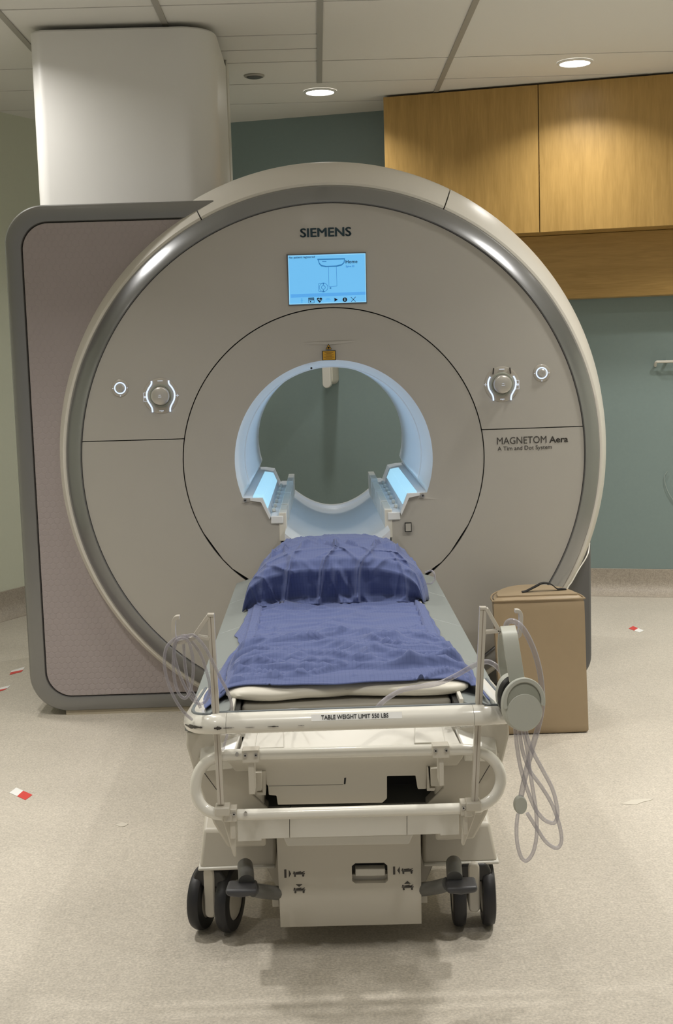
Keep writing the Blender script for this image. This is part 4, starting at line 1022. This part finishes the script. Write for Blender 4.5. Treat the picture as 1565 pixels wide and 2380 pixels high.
# accessory poles with hooks
def pole(base, top, s, tri, hook, sock):
    yb, yt = 2.79, 2.79
    p0, p1 = at(*base, yb), at(*top, yt)
    d_ = (p1-p0).normalized(); sx = Vector((d_.z, 0, -d_.x)); w = .0075
    def sq(p, w_): return [p+sx*w_+Vector((0, -w_, 0)), p+sx*w_+Vector((0, w_, 0)), p-sx*w_+Vector((0, w_, 0)), p-sx*w_+Vector((0, -w_, 0))]
    o = obj('accessory_pole', loft(B(), [sq(p0, w), sq(p1, w)]), MT['clear_pole'], T, smooth=0, bevel=.0015)
    obj('pole_groove', loft(B(), [[q+Vector((0, -w-.0001, 0)) for q in (p0+sx*.0009, p0-sx*.0009)]+[q+Vector((0, -w+.002, 0)) for q in (p0-sx*.0009, p0+sx*.0009)], [q+Vector((0, -w-.0001, 0)) for q in (p1+sx*.0009, p1-sx*.0009)]+[q+Vector((0, -w+.002, 0)) for q in (p1-sx*.0009, p1+sx*.0009)]]), mat('groove_brown', (.30, .25, .20), .5), o, smooth=0)
    c_ = at(*sock, 2.79); obj('pole_socket', boxm(c_.x-.017, c_.x+.017, 2.772, 2.812, c_.z-.012, c_.z+.008), MT['bone'], o, bevel=.003)
    obj('socket_neck', boxm(c_.x-.009-s*.012, c_.x+.009-s*.012, 2.78, 2.80, c_.z-.028, c_.z-.010), MT['bone'], o, bevel=.002)
    # triangular hanger: three flat bars, then the cradle hook
    bm = B()
    def bar(a, b, w_=.0042, dy=.009):
        A, Bp = at(*a, 2.79), at(*b, 2.79); d2 = (Bp-A).normalized(); s2 = Vector((d2.z, 0, -d2.x))*w_
        loft(bm, [[A+s2+Vector((0, -dy, 0)), A+s2+Vector((0, dy, 0)), A-s2+Vector((0, dy, 0)), A-s2+Vector((0, -dy, 0))], [Bp+s2+Vector((0, -dy, 0)), Bp+s2+Vector((0, dy, 0)), Bp-s2+Vector((0, dy, 0)), Bp-s2+Vector((0, -dy, 0))]])
    bar(tri[0], tri[1]); bar(tri[1], tri[2], .0035); bar((top[0]-s*-8, top[1]-1), (top[0]-s*8, top[1]-1), .003)
    obj('pole_bracket', bm, MT['clear_pole'], o, smooth=0, bevel=.001)
    P = smooth_path([at(*h_) for h_ in hook], 6); rings = []
    for i, p in enumerate(P):
        t_ = tang(P, i); s2 = t_.cross(Vector((0, 1, 0)))
        s2 = s2.normalized()*.0042
        rings.append([p+s2+Vector((0, -.0085, 0)), p+s2+Vector((0, .0085, 0)), p-s2+Vector((0, .0085, 0)), p-s2+Vector((0, -.0085, 0))])
    obj('pole_hook', loft(B(), rings), MT['clear_pole'], o, smooth=40, bevel=.001)
pole((514, 1868), (490, 1430), -1, ((484, 1432), (452, 1478), (488, 1484)), ((455, 1480, 2.79), (440, 1486, 2.79), (420, 1492, 2.79), (408, 1488, 2.79), (405, 1478, 2.79), (404, 1460, 2.79), (405, 1442, 2.79), (410, 1435, 2.79), (418, 1434, 2.79)), (518, 1880))
pole((1103, 1862), (1123, 1414), 1, ((1131, 1414), (1161, 1466), (1128, 1469)), ((1162, 1469, 2.79), (1180, 1474, 2.79), (1196, 1480, 2.79), (1206, 1476, 2.79), (1209, 1464, 2.79), (1211, 1440, 2.79), (1210, 1426, 2.79), (1205, 1420, 2.79), (1197, 1420, 2.79)), (1100, 1868))

# ============================================================ SHEET, PILLOW
prof = [(3.02, .630), (3.06, .642), (3.10, .650), (3.18, .660), (3.30, .667), (3.42, .668), (3.50, .660), (3.55, .640), (3.60, .618), (3.80, .606), (3.95, .608), (4.08, .606), (4.16, .610), (4.19, .630), (4.215, .680), (4.24, .728), (4.29, .758), (4.38, .775), (4.55, .785), (4.65, .775), (4.74, .745), (4.80, .70), (4.83, .66)]
def lerp_tab(tab, y):
    for i in range(len(tab)-1):
        if y <= tab[i+1][0]:
            f = (y-tab[i][0])/(tab[i+1][0]-tab[i][0]); f = max(0, f); f = f*f*(3-2*f)*.4+f*.6
            return tab[i][1]+(tab[i+1][1]-tab[i][1])*f
    return tab[-1][1]
wl = [(3.06, .302), (3.3, .297), (3.6, .285), (3.8, .315), (4.0, .300), (4.15, .29), (4.25, .330), (4.35, .325), (4.6, .30), (4.83, .27)]
wr = [(3.06, .318), (3.3, .305), (3.6, .29), (3.8, .285), (4.0, .280), (4.15, .265), (4.25, .285), (4.35, .315), (4.6, .305), (4.83, .27)]
def ridge(p, s, o=(0, 0, 0)):
    v = noise.noise(Vector(p)*s+Vector(o)); return (1-abs(v)*2.2)
def crease(x, y, ang, fx, fy, seed):
    """elongated fold field: stretched along direction ang"""
    c, s = math.cos(ang), math.sin(ang); u = x*c+y*s; v = -x*s+y*c
    q = noise.noise(Vector((u*fx+seed, v*fy+noise.noise(Vector((x*5, y*5, seed)))*.8, seed*1.7)))
    return max(0, 1-abs(q)*5.0)**1.5
bm = B(); NU, NV = 300, 220; uvs = {}
grid = []
for j in range(NU+1):
    row = []
    f = j/NU; y = 3.02+(4.83-3.02)*f
    for i in range(NV+1):
        v = -1+2*i/NV; av = abs(v)
        wd_ = lerp_tab(wl if v < 0 else wr, y)
        zc_ = lerp_tab(prof, y)
        wd_ += .012*noise.noise(Vector((y*9, v*.8, 3 if v < 0 else 9)))
        bol = max(0, min(1, (zc_-.62)/.12)) if y > 4.1 else 0
        zedge = .585 if y < 4.15 else .60
        k = 4.5 if y < 3.7 else (9 if y < 4.15 else 3.4)
        # superellipse shoulder
        drop = 1-(max(0, 1-av**k))**(1/2.2)
        z = zc_-(zc_-zedge)*drop
        if av > .93: z -= (av-.93)/.07*.016
        x = TXC+v*wd_*(1-.06*bol*(1 if zc_ > .76 else .5))
        yy = y
        # hem hangs a little lower in the middle (towards the camera)
        if f < .2:
            h_ = (1-f/.2); yy -= .03*h_*math.exp(-((v+.05)/.55)**2)+.014*h_*noise.noise(Vector((v*3, 1, 7)))
            z -= .020*h_*h_*math.exp(-((v+.05)/.55)**2)
        # folds
        a = 0
        if y < 3.62:
            e = min(1, (3.62-y)/.2)
            a += (.020*crease(x, y, .32, 2.4, 15, 2.1)+.017*crease(x, y, -.30, 2.6, 17, 5.3)+.008*crease(x, y, .05, 5, 34, 8.8))*e
            a *= .25+.75*min(1, max(0, (3.5-y)/.15))
            a += .004*crease(x, y, .1, 3, 20, 1.4)
        elif y < 4.16:
            a += .008*crease(x, y, .15, 3.5, 11, 3.3)+.008*crease(x, y, -.4, 4, 13, 6.1)
            a += .018*max(0, (y-4.03)/.13)*(crease(x, y, .25, 4.0, 10, 4.4))
        else:
            a += .024*crease(x, y, 1.35, 2.3, 13, 7.2)+.017*crease(x, y, 1.95, 2.6, 15, 9.9)+.012*crease(x, y, .5, 4, 14, 1.9)
            a *= (.30 if y > 4.46 else 1)
        if y > 4.1 and av > .6: a *= 1-.7*(av-.6)/.4
        if av > .80:
            e = (av-.80)/.2; a += e*.014*(crease(x, y, 0, 7, 9, 4.9)-.2)
            x += (1 if v > 0 else -1)*e*.012*noise.noise(Vector((x*2, y*10, 5)))
        a += .003*noise.noise(Vector((x*14, y*14, 2)))
        yy -= .105*max(0, min(1, (zc_-.615)/.14))*(1 if y < 4.4 else max(0, 1-(y-4.4)/.35)) if y > 4.1 else 0
        if 4.16 < y < 4.42: yy -= a*.95; z += a*.25
        else: z += a
        ax = abs(x-TXC); bz_ = .5995 if ax < .250 else (.614 if ax < .276 else .608-.030*(ax-.273)/.079)
        if y < 3.44: bz_ = max(bz_, .617+.029*max(0, 1-(abs(x-TXC)/.30)**7)**.5*min(1, .62+(y-3.0)*6))
        z = max(z, bz_+.0015)
        row.append(bm.verts.new((x, yy, z+.002)))
    grid.append(row)
uvl = bm.loops.layers.uv.new('UVMap')
for j in range(NU):
    for i in range(NV):
        fc = bm.faces.new((grid[j][i], grid[j][i+1], grid[j+1][i+1], grid[j+1][i]))
        for lp_, (jj, ii) in zip(fc.loops, ((j, i), (j, i+1), (j+1, i+1), (j+1, i))): lp_[uvl].uv = (ii/NV, jj/NU)
# corners hanging over the side boards at the foot end
sheet = obj('bed_sheet', bm, MT['cloth'], smooth=180)
md = sheet.modifiers.new('thickness', 'SOLIDIFY'); md.thickness = .0025; md.offset = -1
tag(sheet, 'wrinkled blue cotton sheet draped over the bolster, mattress and pillow', 'bed sheet')
def drape(path_top, path_bot, n=5, seed=1):
    bm = B(); rows = []
    A = smooth_path(path_top, 8); Bq = smooth_path(path_bot, 8)
    uvl = bm.loops.layers.uv.new('UVMap')
    for k in range(n+1):
        f = k/n; rows.append([bm.verts.new(a.lerp(b, f)+Vector((.006*noise.noise(a*25+Vector((seed, f*2, 0))), .008*noise.noise(a*22+Vector((f*3, seed, 0))), .010*math.sin(f*PI)*(.5+noise.noise(a*20))))) for a, b in zip(A, Bq)])
    for k in range(n):
        for i in range(len(A)-1):
            fc = bm.faces.new((rows[k][i], rows[k][i+1], rows[k+1][i+1], rows[k+1][i]))
            for lp_, (a, b) in zip(fc.loops, ((i, k), (i+1, k), (i+1, k+1), (i, k+1))): lp_[uvl].uv = (a/60, b/60)
    o = obj('sheet_corner', bm, MT['cloth'], sheet, smooth=180)
    md = o.modifiers.new('thickness', 'SOLIDIFY'); md.thickness = .0025
def bd(x, y, z): return (TXC+x, y, z)
drape([bd(-.285, 3.06, .615), bd(-.29, 3.25, .62), bd(-.285, 3.45, .62), bd(-.28, 3.60, .615)], [bd(-.352, 2.95, .588), bd(-.350, 3.12, .590), bd(-.325, 3.35, .598), bd(-.30, 3.60, .60)], 8, 2)
drape([bd(.300, 3.06, .615), bd(.30, 3.2, .62), bd(.295, 3.4, .62)], [bd(.338, 2.975, .594), bd(.33, 3.10, .594), bd(.305, 3.40, .602)], 8, 5)
# white pillow under the hem
bm = B(); rings = []
N1, N2 = 56, 26
px0, px1 = TXC-.298, TXC+.305
for i in range(N1+1):
    u = -1+2*i/N1; x = (px0+px1)/2+u*(px1-px0)/2
    e = max(0, 1-abs(u)**7)**.5
    pin = .020*math.cos(u*PI*.5)
    yc = 3.205; hy = (.225)*(.86+.14*(1-(1-abs(u))**2))*max(.15, e**.3)
    hz = .0275*max(.05, e)
    ring = []
    for j in range(N2):
        a = 2*PI*j/N2; ca_, sa_ = math.cos(a), math.sin(a)
        yy = yc+hy*math.copysign(abs(ca_)**.8, ca_); zz = .617+hz*math.copysign(abs(sa_)**.75, sa_)
        zz += .0025*noise.noise(Vector((x*14, yy*10, a)))
        ring.append((x, yy, zz))
    rings.append(ring)
loft(bm, rings)
o = obj('pillow', bm, MT['pillow'], smooth=60); tag(o, 'flat white vinyl pillow showing under the front hem of the blue sheet', 'pillow')
obj('pillow_seam', tube([(x, 3.205-.225*.86*.99, .617+.004) for x in [TXC-.27+.54*i/8 for i in range(9)]], .0014, 6, sm=False), MT['bone'], o)

# ============================================================ TAN FOAM BLOCK
yb = 4.66
f0 = at(1190, 1707, yb); bl = at(1165, 1600, yb).x; br = at(1369, 1705, yb).x
tlx = at(1147, 1397, yb).x; trx = at(1358, 1378, yb).x; tz = (at(1147, 1397, yb).z+at(1358, 1378, yb).z)/2
t = thing('foam_block', ((bl+br)/2, yb, 0), 'tan vinyl half-round foam block standing on the floor right of the table', 'foam block')
def dring(x0, x1, z, inset=0, wob=0):
    out = []; n = 36; cx = (x0+x1)/2; hw = (x1-x0)/2
    for i in range(9): u = -1+2*i/8; out.append((cx+u*(hw-inset), yb+inset+wob*noise.noise(Vector((u*3, z*6, 1))), z))
    for i in range(1, n): a = PI*i/n; out.append((cx+(hw-inset)*math.cos(a), yb+.02+(.245-inset)*math.sin(a), z))
    return out
rings = []
for k, z in enumerate([.004, .012, .03]+[tz*q/10 for q in range(1, 10)]+[tz-.022, tz-.008, tz-.001, tz+.004]):
    f = z/tz; x0 = bl+(tlx-bl)*f; x1 = br+(trx-br)*f
    ins = .004 if z < .01 else (0 if z < tz-.02 else (.001 if z < tz-.01 else (.006 if z < tz-.0015 else .02)))
    rings.append(dring(x0, x1, z, ins, .006))
obj('foam_body', loft(B(), rings), MT['tan'], t, smooth=40)
bm = B(); rr = dring(tlx-.001, trx+.001, tz-.010, -.0015, .006); add_tube(bm, rr, .0035, 8, closed=True); obj('piping', bm, MT['tan'], t)
hP = [at(1214, 1382, 4.74), at(1224, 1379, 4.745), at(1245, 1363, 4.75), at(1262, 1355, 4.75), at(1280, 1357, 4.755), at(1295, 1368, 4.76), at(1306, 1375.5, 4.765), at(1316, 1376, 4.77)]
hP[0].z = hP[-1].z = tz+.006; hP[1].z = tz+.008; hP[-2].z = tz+.009
P = smooth_path(hP, 8); rings = []
for i, p in enumerate(P):
    t_ = tang(P, i); s2 = t_.cross(Vector((0, 1, 0))).normalized()*.0018; wv = Vector((0, .012, 0))
    rings.append([p+s2+wv, p+s2-wv, p-s2-wv, p-s2+wv])
obj('carry_strap', loft(B(), rings), MT['strap'], t, smooth=60)

# ============================================================ HEADPHONES ON THE RIGHT HOOK
hpn = thing('headphones', tuple(at(1195, 1480, 2.77)), 'pale grey-green hospital headphones hanging from the right hook of the table', 'headphones')
bp_ = [at(1203, 1585, 2.685), at(1194, 1530, 2.685), at(1186, 1480, 2.70), at(1182, 1462, 2.725), at(1180, 1457, 2.76), at(1172, 1466, 2.80), at(1169, 1500, 2.825), at(1170, 1540, 2.835), at(1176, 1575, 2.835)]
P = smooth_path(bp_, 7); rings = []
for i, p in enumerate(P):
    t_ = tang(P, i); w_ = Vector((1, .25, 0)).normalized(); nrm = t_.cross(w_).normalized()*.0025; f = i/(len(P)-1)
    hw = .0175 if f < .5 else .012
    rings.append([p+w_*hw+nrm, p-w_*hw+nrm, p-w_*hw-nrm, p+w_*hw-nrm])
obj('headband', loft(B(), rings), MT['phone'], hpn, smooth=50, bevel=.001)
def oval(c_, rx, rz, nrm, d0, d1, m, name, par, seg=48, taper=.94, bev=.002, a0=0, a1=2*PI, inner=None):
    nrm = Vector(nrm).normalized(); sx = Vector((0, 0, 1)).cross(nrm).normalized(); sz = nrm.cross(sx)
    def rg(d, k):
        if inner is None:
            return [c_+nrm*d+sx*(rx*k*math.cos(2*PI*i/seg))+sz*(rz*k*math.sin(2*PI*i/seg)) for i in range(seg)]
        A = [a0+(a1-a0)*i/seg for i in range(seg+1)]
        return [c_+nrm*d+sx*(rx*k*math.cos(a))+sz*(rz*k*math.sin(a)) for a in A]+[c_+nrm*d+sx*((rx*inner)*math.cos(a))+sz*((rz*inner)*math.sin(a)) for a in reversed(A)]
    return obj(name, loft(B(), [rg(d0, 1), rg(d1*.6+d0*.4, 1), rg(d1, taper if inner is None else 1)]), m, par, smooth=40, bevel=bev if inner is not None else 0)
N1_ = Vector((.20, -1, .10))
ec = at(1213, 1640, 2.665)
cup = oval(ec, .0425, .0535, N1_, -.012, .012, MT['phone'], 'ear_cup', hpn)
nn = N1_.normalized()
oval(ec+Vector((0, 0, .010))+nn*.008, .0475, .0515, N1_, 0, .010, MT['phone'], 'yoke_ring', hpn, inner=.80, a0=-.25, a1=PI+.25)
oval(ec+nn*.0115+Vector((0, 0, .008)), .0375, .046, N1_, 0, .0035, MT['phone2'], 'cup_recess', cup)
oval(ec+nn*.012+Vector((0, 0, -.012)), .0405, .0405, N1_, 0, .0060, MT['phone'], 'cup_lid', cup)
ec2 = at(1188, 1612, 2.80)
oval(ec2, .036, .047, (-.55, 1, 0), -.010, .012, MT['phone'], 'ear_cup', hpn)
oval(ec2+Vector((-.001, -.018, 0)), .034, .045, (.25, -1, 0), 0, .016, MT['black'], 'ear_cushion', hpn)
oval(ec+Vector((0, .03, 0)), .036, .046, (-.2, 1, 0), -.018, .006, MT['black'], 'ear_cushion', hpn)

# ============================================================ CLEAR TUBING
def hose(name, px, r, label, cat='tubing', k=8):
    o = obj(name, tube([at(a, b, c_) for a, b, c_ in px], r, 12, k=k), MT['clear'], smooth=60)
    if label: tag(o, label, cat)
    return o
coil = [(446, 1672, 2.80), (430, 1658, 2.77), (410, 1630, 2.76), (392, 1590, 2.76), (382, 1545, 2.765), (386, 1508, 2.77), (400, 1490, 2.775), (415, 1481, 2.78), (432, 1478, 2.79), (446, 1492, 2.80), (466, 1520, 2.80), (480, 1560, 2.80), (488, 1596, 2.80), (483, 1622, 2.80), (468, 1636, 2.795), (450, 1628, 2.79), (432, 1600, 2.785), (415, 1560, 2.78), (405, 1520, 2.775), (406, 1495, 2.77), (414, 1486, 2.768), (428, 1484, 2.768), (440, 1495, 2.77), (448, 1530, 2.77), (449, 1565, 2.77), (444, 1600, 2.77), (432, 1622, 2.765), (418, 1615, 2.765), (408, 1590, 2.765), (403, 1550, 2.768), (405, 1512, 2.772), (411, 1490, 2.775), (424, 1481, 2.78), (440, 1484, 2.785), (428, 1487, 2.79), (428, 1520, 2.80), (432, 1560, 2.80), (440, 1595, 2.80), (455, 1622, 2.80), (466, 1645, 2.80)]
hose('coiled_tubing', coil, .0034, 'clear plastic tubing coiled over the left hook of the table')
hose('hanging_tubing', [(432, 1479, 2.775), (448, 1476, 2.775), (462, 1486, 2.77), (480, 1510, 2.765), (495, 1540, 2.76), (512, 1575, 2.765), (528, 1605, 2.80), (538, 1635, 2.86), (538, 1660, 2.92)], .0036, 'single clear tube sagging from the left hook down onto the table')
hose('floor_side_tubing', [(489, 1600, 2.82), (493, 1630, 2.84), (497, 1660, 2.87), (505, 1700, 2.86), (528, 1700, 2.86), (522, 1730, 2.845), (516, 1752, 2.84)], .0030, 'short clear tube behind the left pole reaching down to the end panel')
hose('headphone_air_tube', [(874, 1650, 2.90), (885, 1636, 2.90), (905, 1620, 2.92), (935, 1604, 2.94), (975, 1596, 2.94), (1020, 1588, 2.93), (1060, 1570, 2.92), (1100, 1548, 2.90), (1130, 1538, 2.88), (1150, 1545, 2.87), (1166, 1562, 2.86), (1174, 1578, 2.855)], .0058, 'thick clear tube arching from the mattress over the pillow to the headphones')
hose('loose_tube', [(640, 1662, 2.90), (655, 1653, 2.93), (680, 1648, 2.95), (700, 1650, 2.95), (720, 1656, 2.92)], .0024, 'thin clear tube lying on the end of the mattress')
hose('hook_loop_tube', [(1176, 1470, 2.80), (1178, 1450, 2.79), (1190, 1443, 2.775), (1208, 1452, 2.76), (1225, 1475, 2.755), (1243, 1515, 2.755), (1255, 1560, 2.755), (1260, 1600, 2.755), (1261, 1640, 2.755), (1254, 1680, 2.75), (1243, 1720, 2.745), (1232, 1760, 2.74), (1222, 1800, 2.735), (1212, 1850, 2.73)], .0062, 'thick clear tube looping over the right hook and down beside the ear cup')
hose('lower_tube_loop', [(1198, 1692, 2.72), (1203, 1740, 2.72), (1212, 1790, 2.72), (1228, 1840, 2.72), (1245, 1880, 2.72), (1265, 1905, 2.72), (1285, 1913, 2.72), (1294, 1905, 2.72), (1296, 1880, 2.722), (1285, 1835, 2.725), (1262, 1790, 2.728), (1243, 1755, 2.73), (1228, 1720, 2.73), (1222, 1694, 2.73)], .0044, 'inner clear tube loop below the headphones, reaching down and right inside the widest loop')
hose('long_tube_loop', [(1208, 1692, 2.735), (1214, 1740, 2.735), (1232, 1790, 2.735), (1260, 1830, 2.735), (1284, 1870, 2.735), (1300, 1915, 2.735), (1306, 1950, 2.735), (1300, 1968, 2.735), (1288, 1970, 2.735), (1268, 1955, 2.735), (1248, 1925, 2.73), (1226, 1890, 2.725)], .0042, 'clear tube swinging widest to the right below the headphones')
hose('connector_tube_loop', [(1216, 1696, 2.712), (1226, 1740, 2.712), (1232, 1790, 2.712), (1240, 1840, 2.712), (1247, 1890, 2.712), (1248, 1940, 2.712), (1240, 1980, 2.712), (1225, 2000, 2.712), (1212, 1992, 2.712), (1203, 1960, 2.712), (1201, 1925, 2.714), (1204, 1892, 2.716)], .0042, 'clear tube making the lowest loop under the oval connector')
hose('ear_cord_loop', [(985, 1356, 4.30), (1002, 1356, 4.29), (1011, 1347, 4.29), (1010, 1334, 4.29), (1003, 1326, 4.30), (990, 1330, 4.31)], .003, 'tiny clear tube loop beside the right end of the blue bolster')
c_ = at(1210.5, 1871, 2.725)
cn = oval(c_, .0145, .0205, (.1, -1, 0), -.008, .006, MT['phone'], 'tube_connector', None, taper=.9)
cn.name = 'tube_connector'; tag(cn, 'small pale oval plastic connector joining the clear tubes near the floor', 'connector')

# ============================================================ FLOOR MARKERS
def flat(name, px, m, par=None, z=.0006, h=.0006):
    bm = B(); pts = [fl(a, b) for a, b in px]
    loft(bm, [[Vector((p.x, p.y, z+h)) for p in pts], [Vector((p.x, p.y, z)) for p in pts]])
    return obj(name, bm, m, par, smooth=0)
MK = [('red and white tape square on the floor nearest the camera at the left', [(22, 1843), (38, 1831), (54, 1838.5), (40, 1851)], [(54, 1838.5), (75.5, 1848), (59, 1860), (40, 1851)]),
      ('red and white tape square on the floor beside the lower left scanner corner', [(27, 1559), (58, 1550), (54, 1557), (25, 1563)], [(25, 1563), (54, 1557), (50, 1562), (22, 1569)]),
      ('red and white tape square on the floor cut off by the left edge', [(-14, 1602), (25, 1593), (17, 1600), (-20, 1607)], [(-20, 1607), (17, 1600), (8, 1605), (-24, 1613)]),
      ('small red and white tape square on the floor right of the foam block', [(1475, 1466), (1484, 1460.5), (1497, 1465.5), (1487, 1470.5)], [(1462, 1461), (1472, 1455.5), (1484, 1460.5), (1475, 1466)])]
for lab_, wpx, rpx in MK:
    cpt = fl(*wpx[2]); t = thing('floor_marker', (cpt.x, cpt.y, 0), lab_, 'floor marker', 'red and white floor markers')
    flat('white_half', wpx, MT['tapewhite'], t); flat('red_half', rpx, MT['red'], t)
tag(flat('tape_remnant', [(1445, 1869), (1467, 1860), (1500, 1857), (1520, 1857), (1512, 1861), (1493, 1865), (1479, 1871)], MT['clear_tape']), 'torn pale tape remnant on the floor at the lower right', 'tape')
tag(flat('tape_remnant', [(268, 1918), (284, 1912), (299, 1915), (290, 1921), (280, 1922)], MT['clear_tape']), 'faint scrap of tape on the floor left of the table', 'tape')
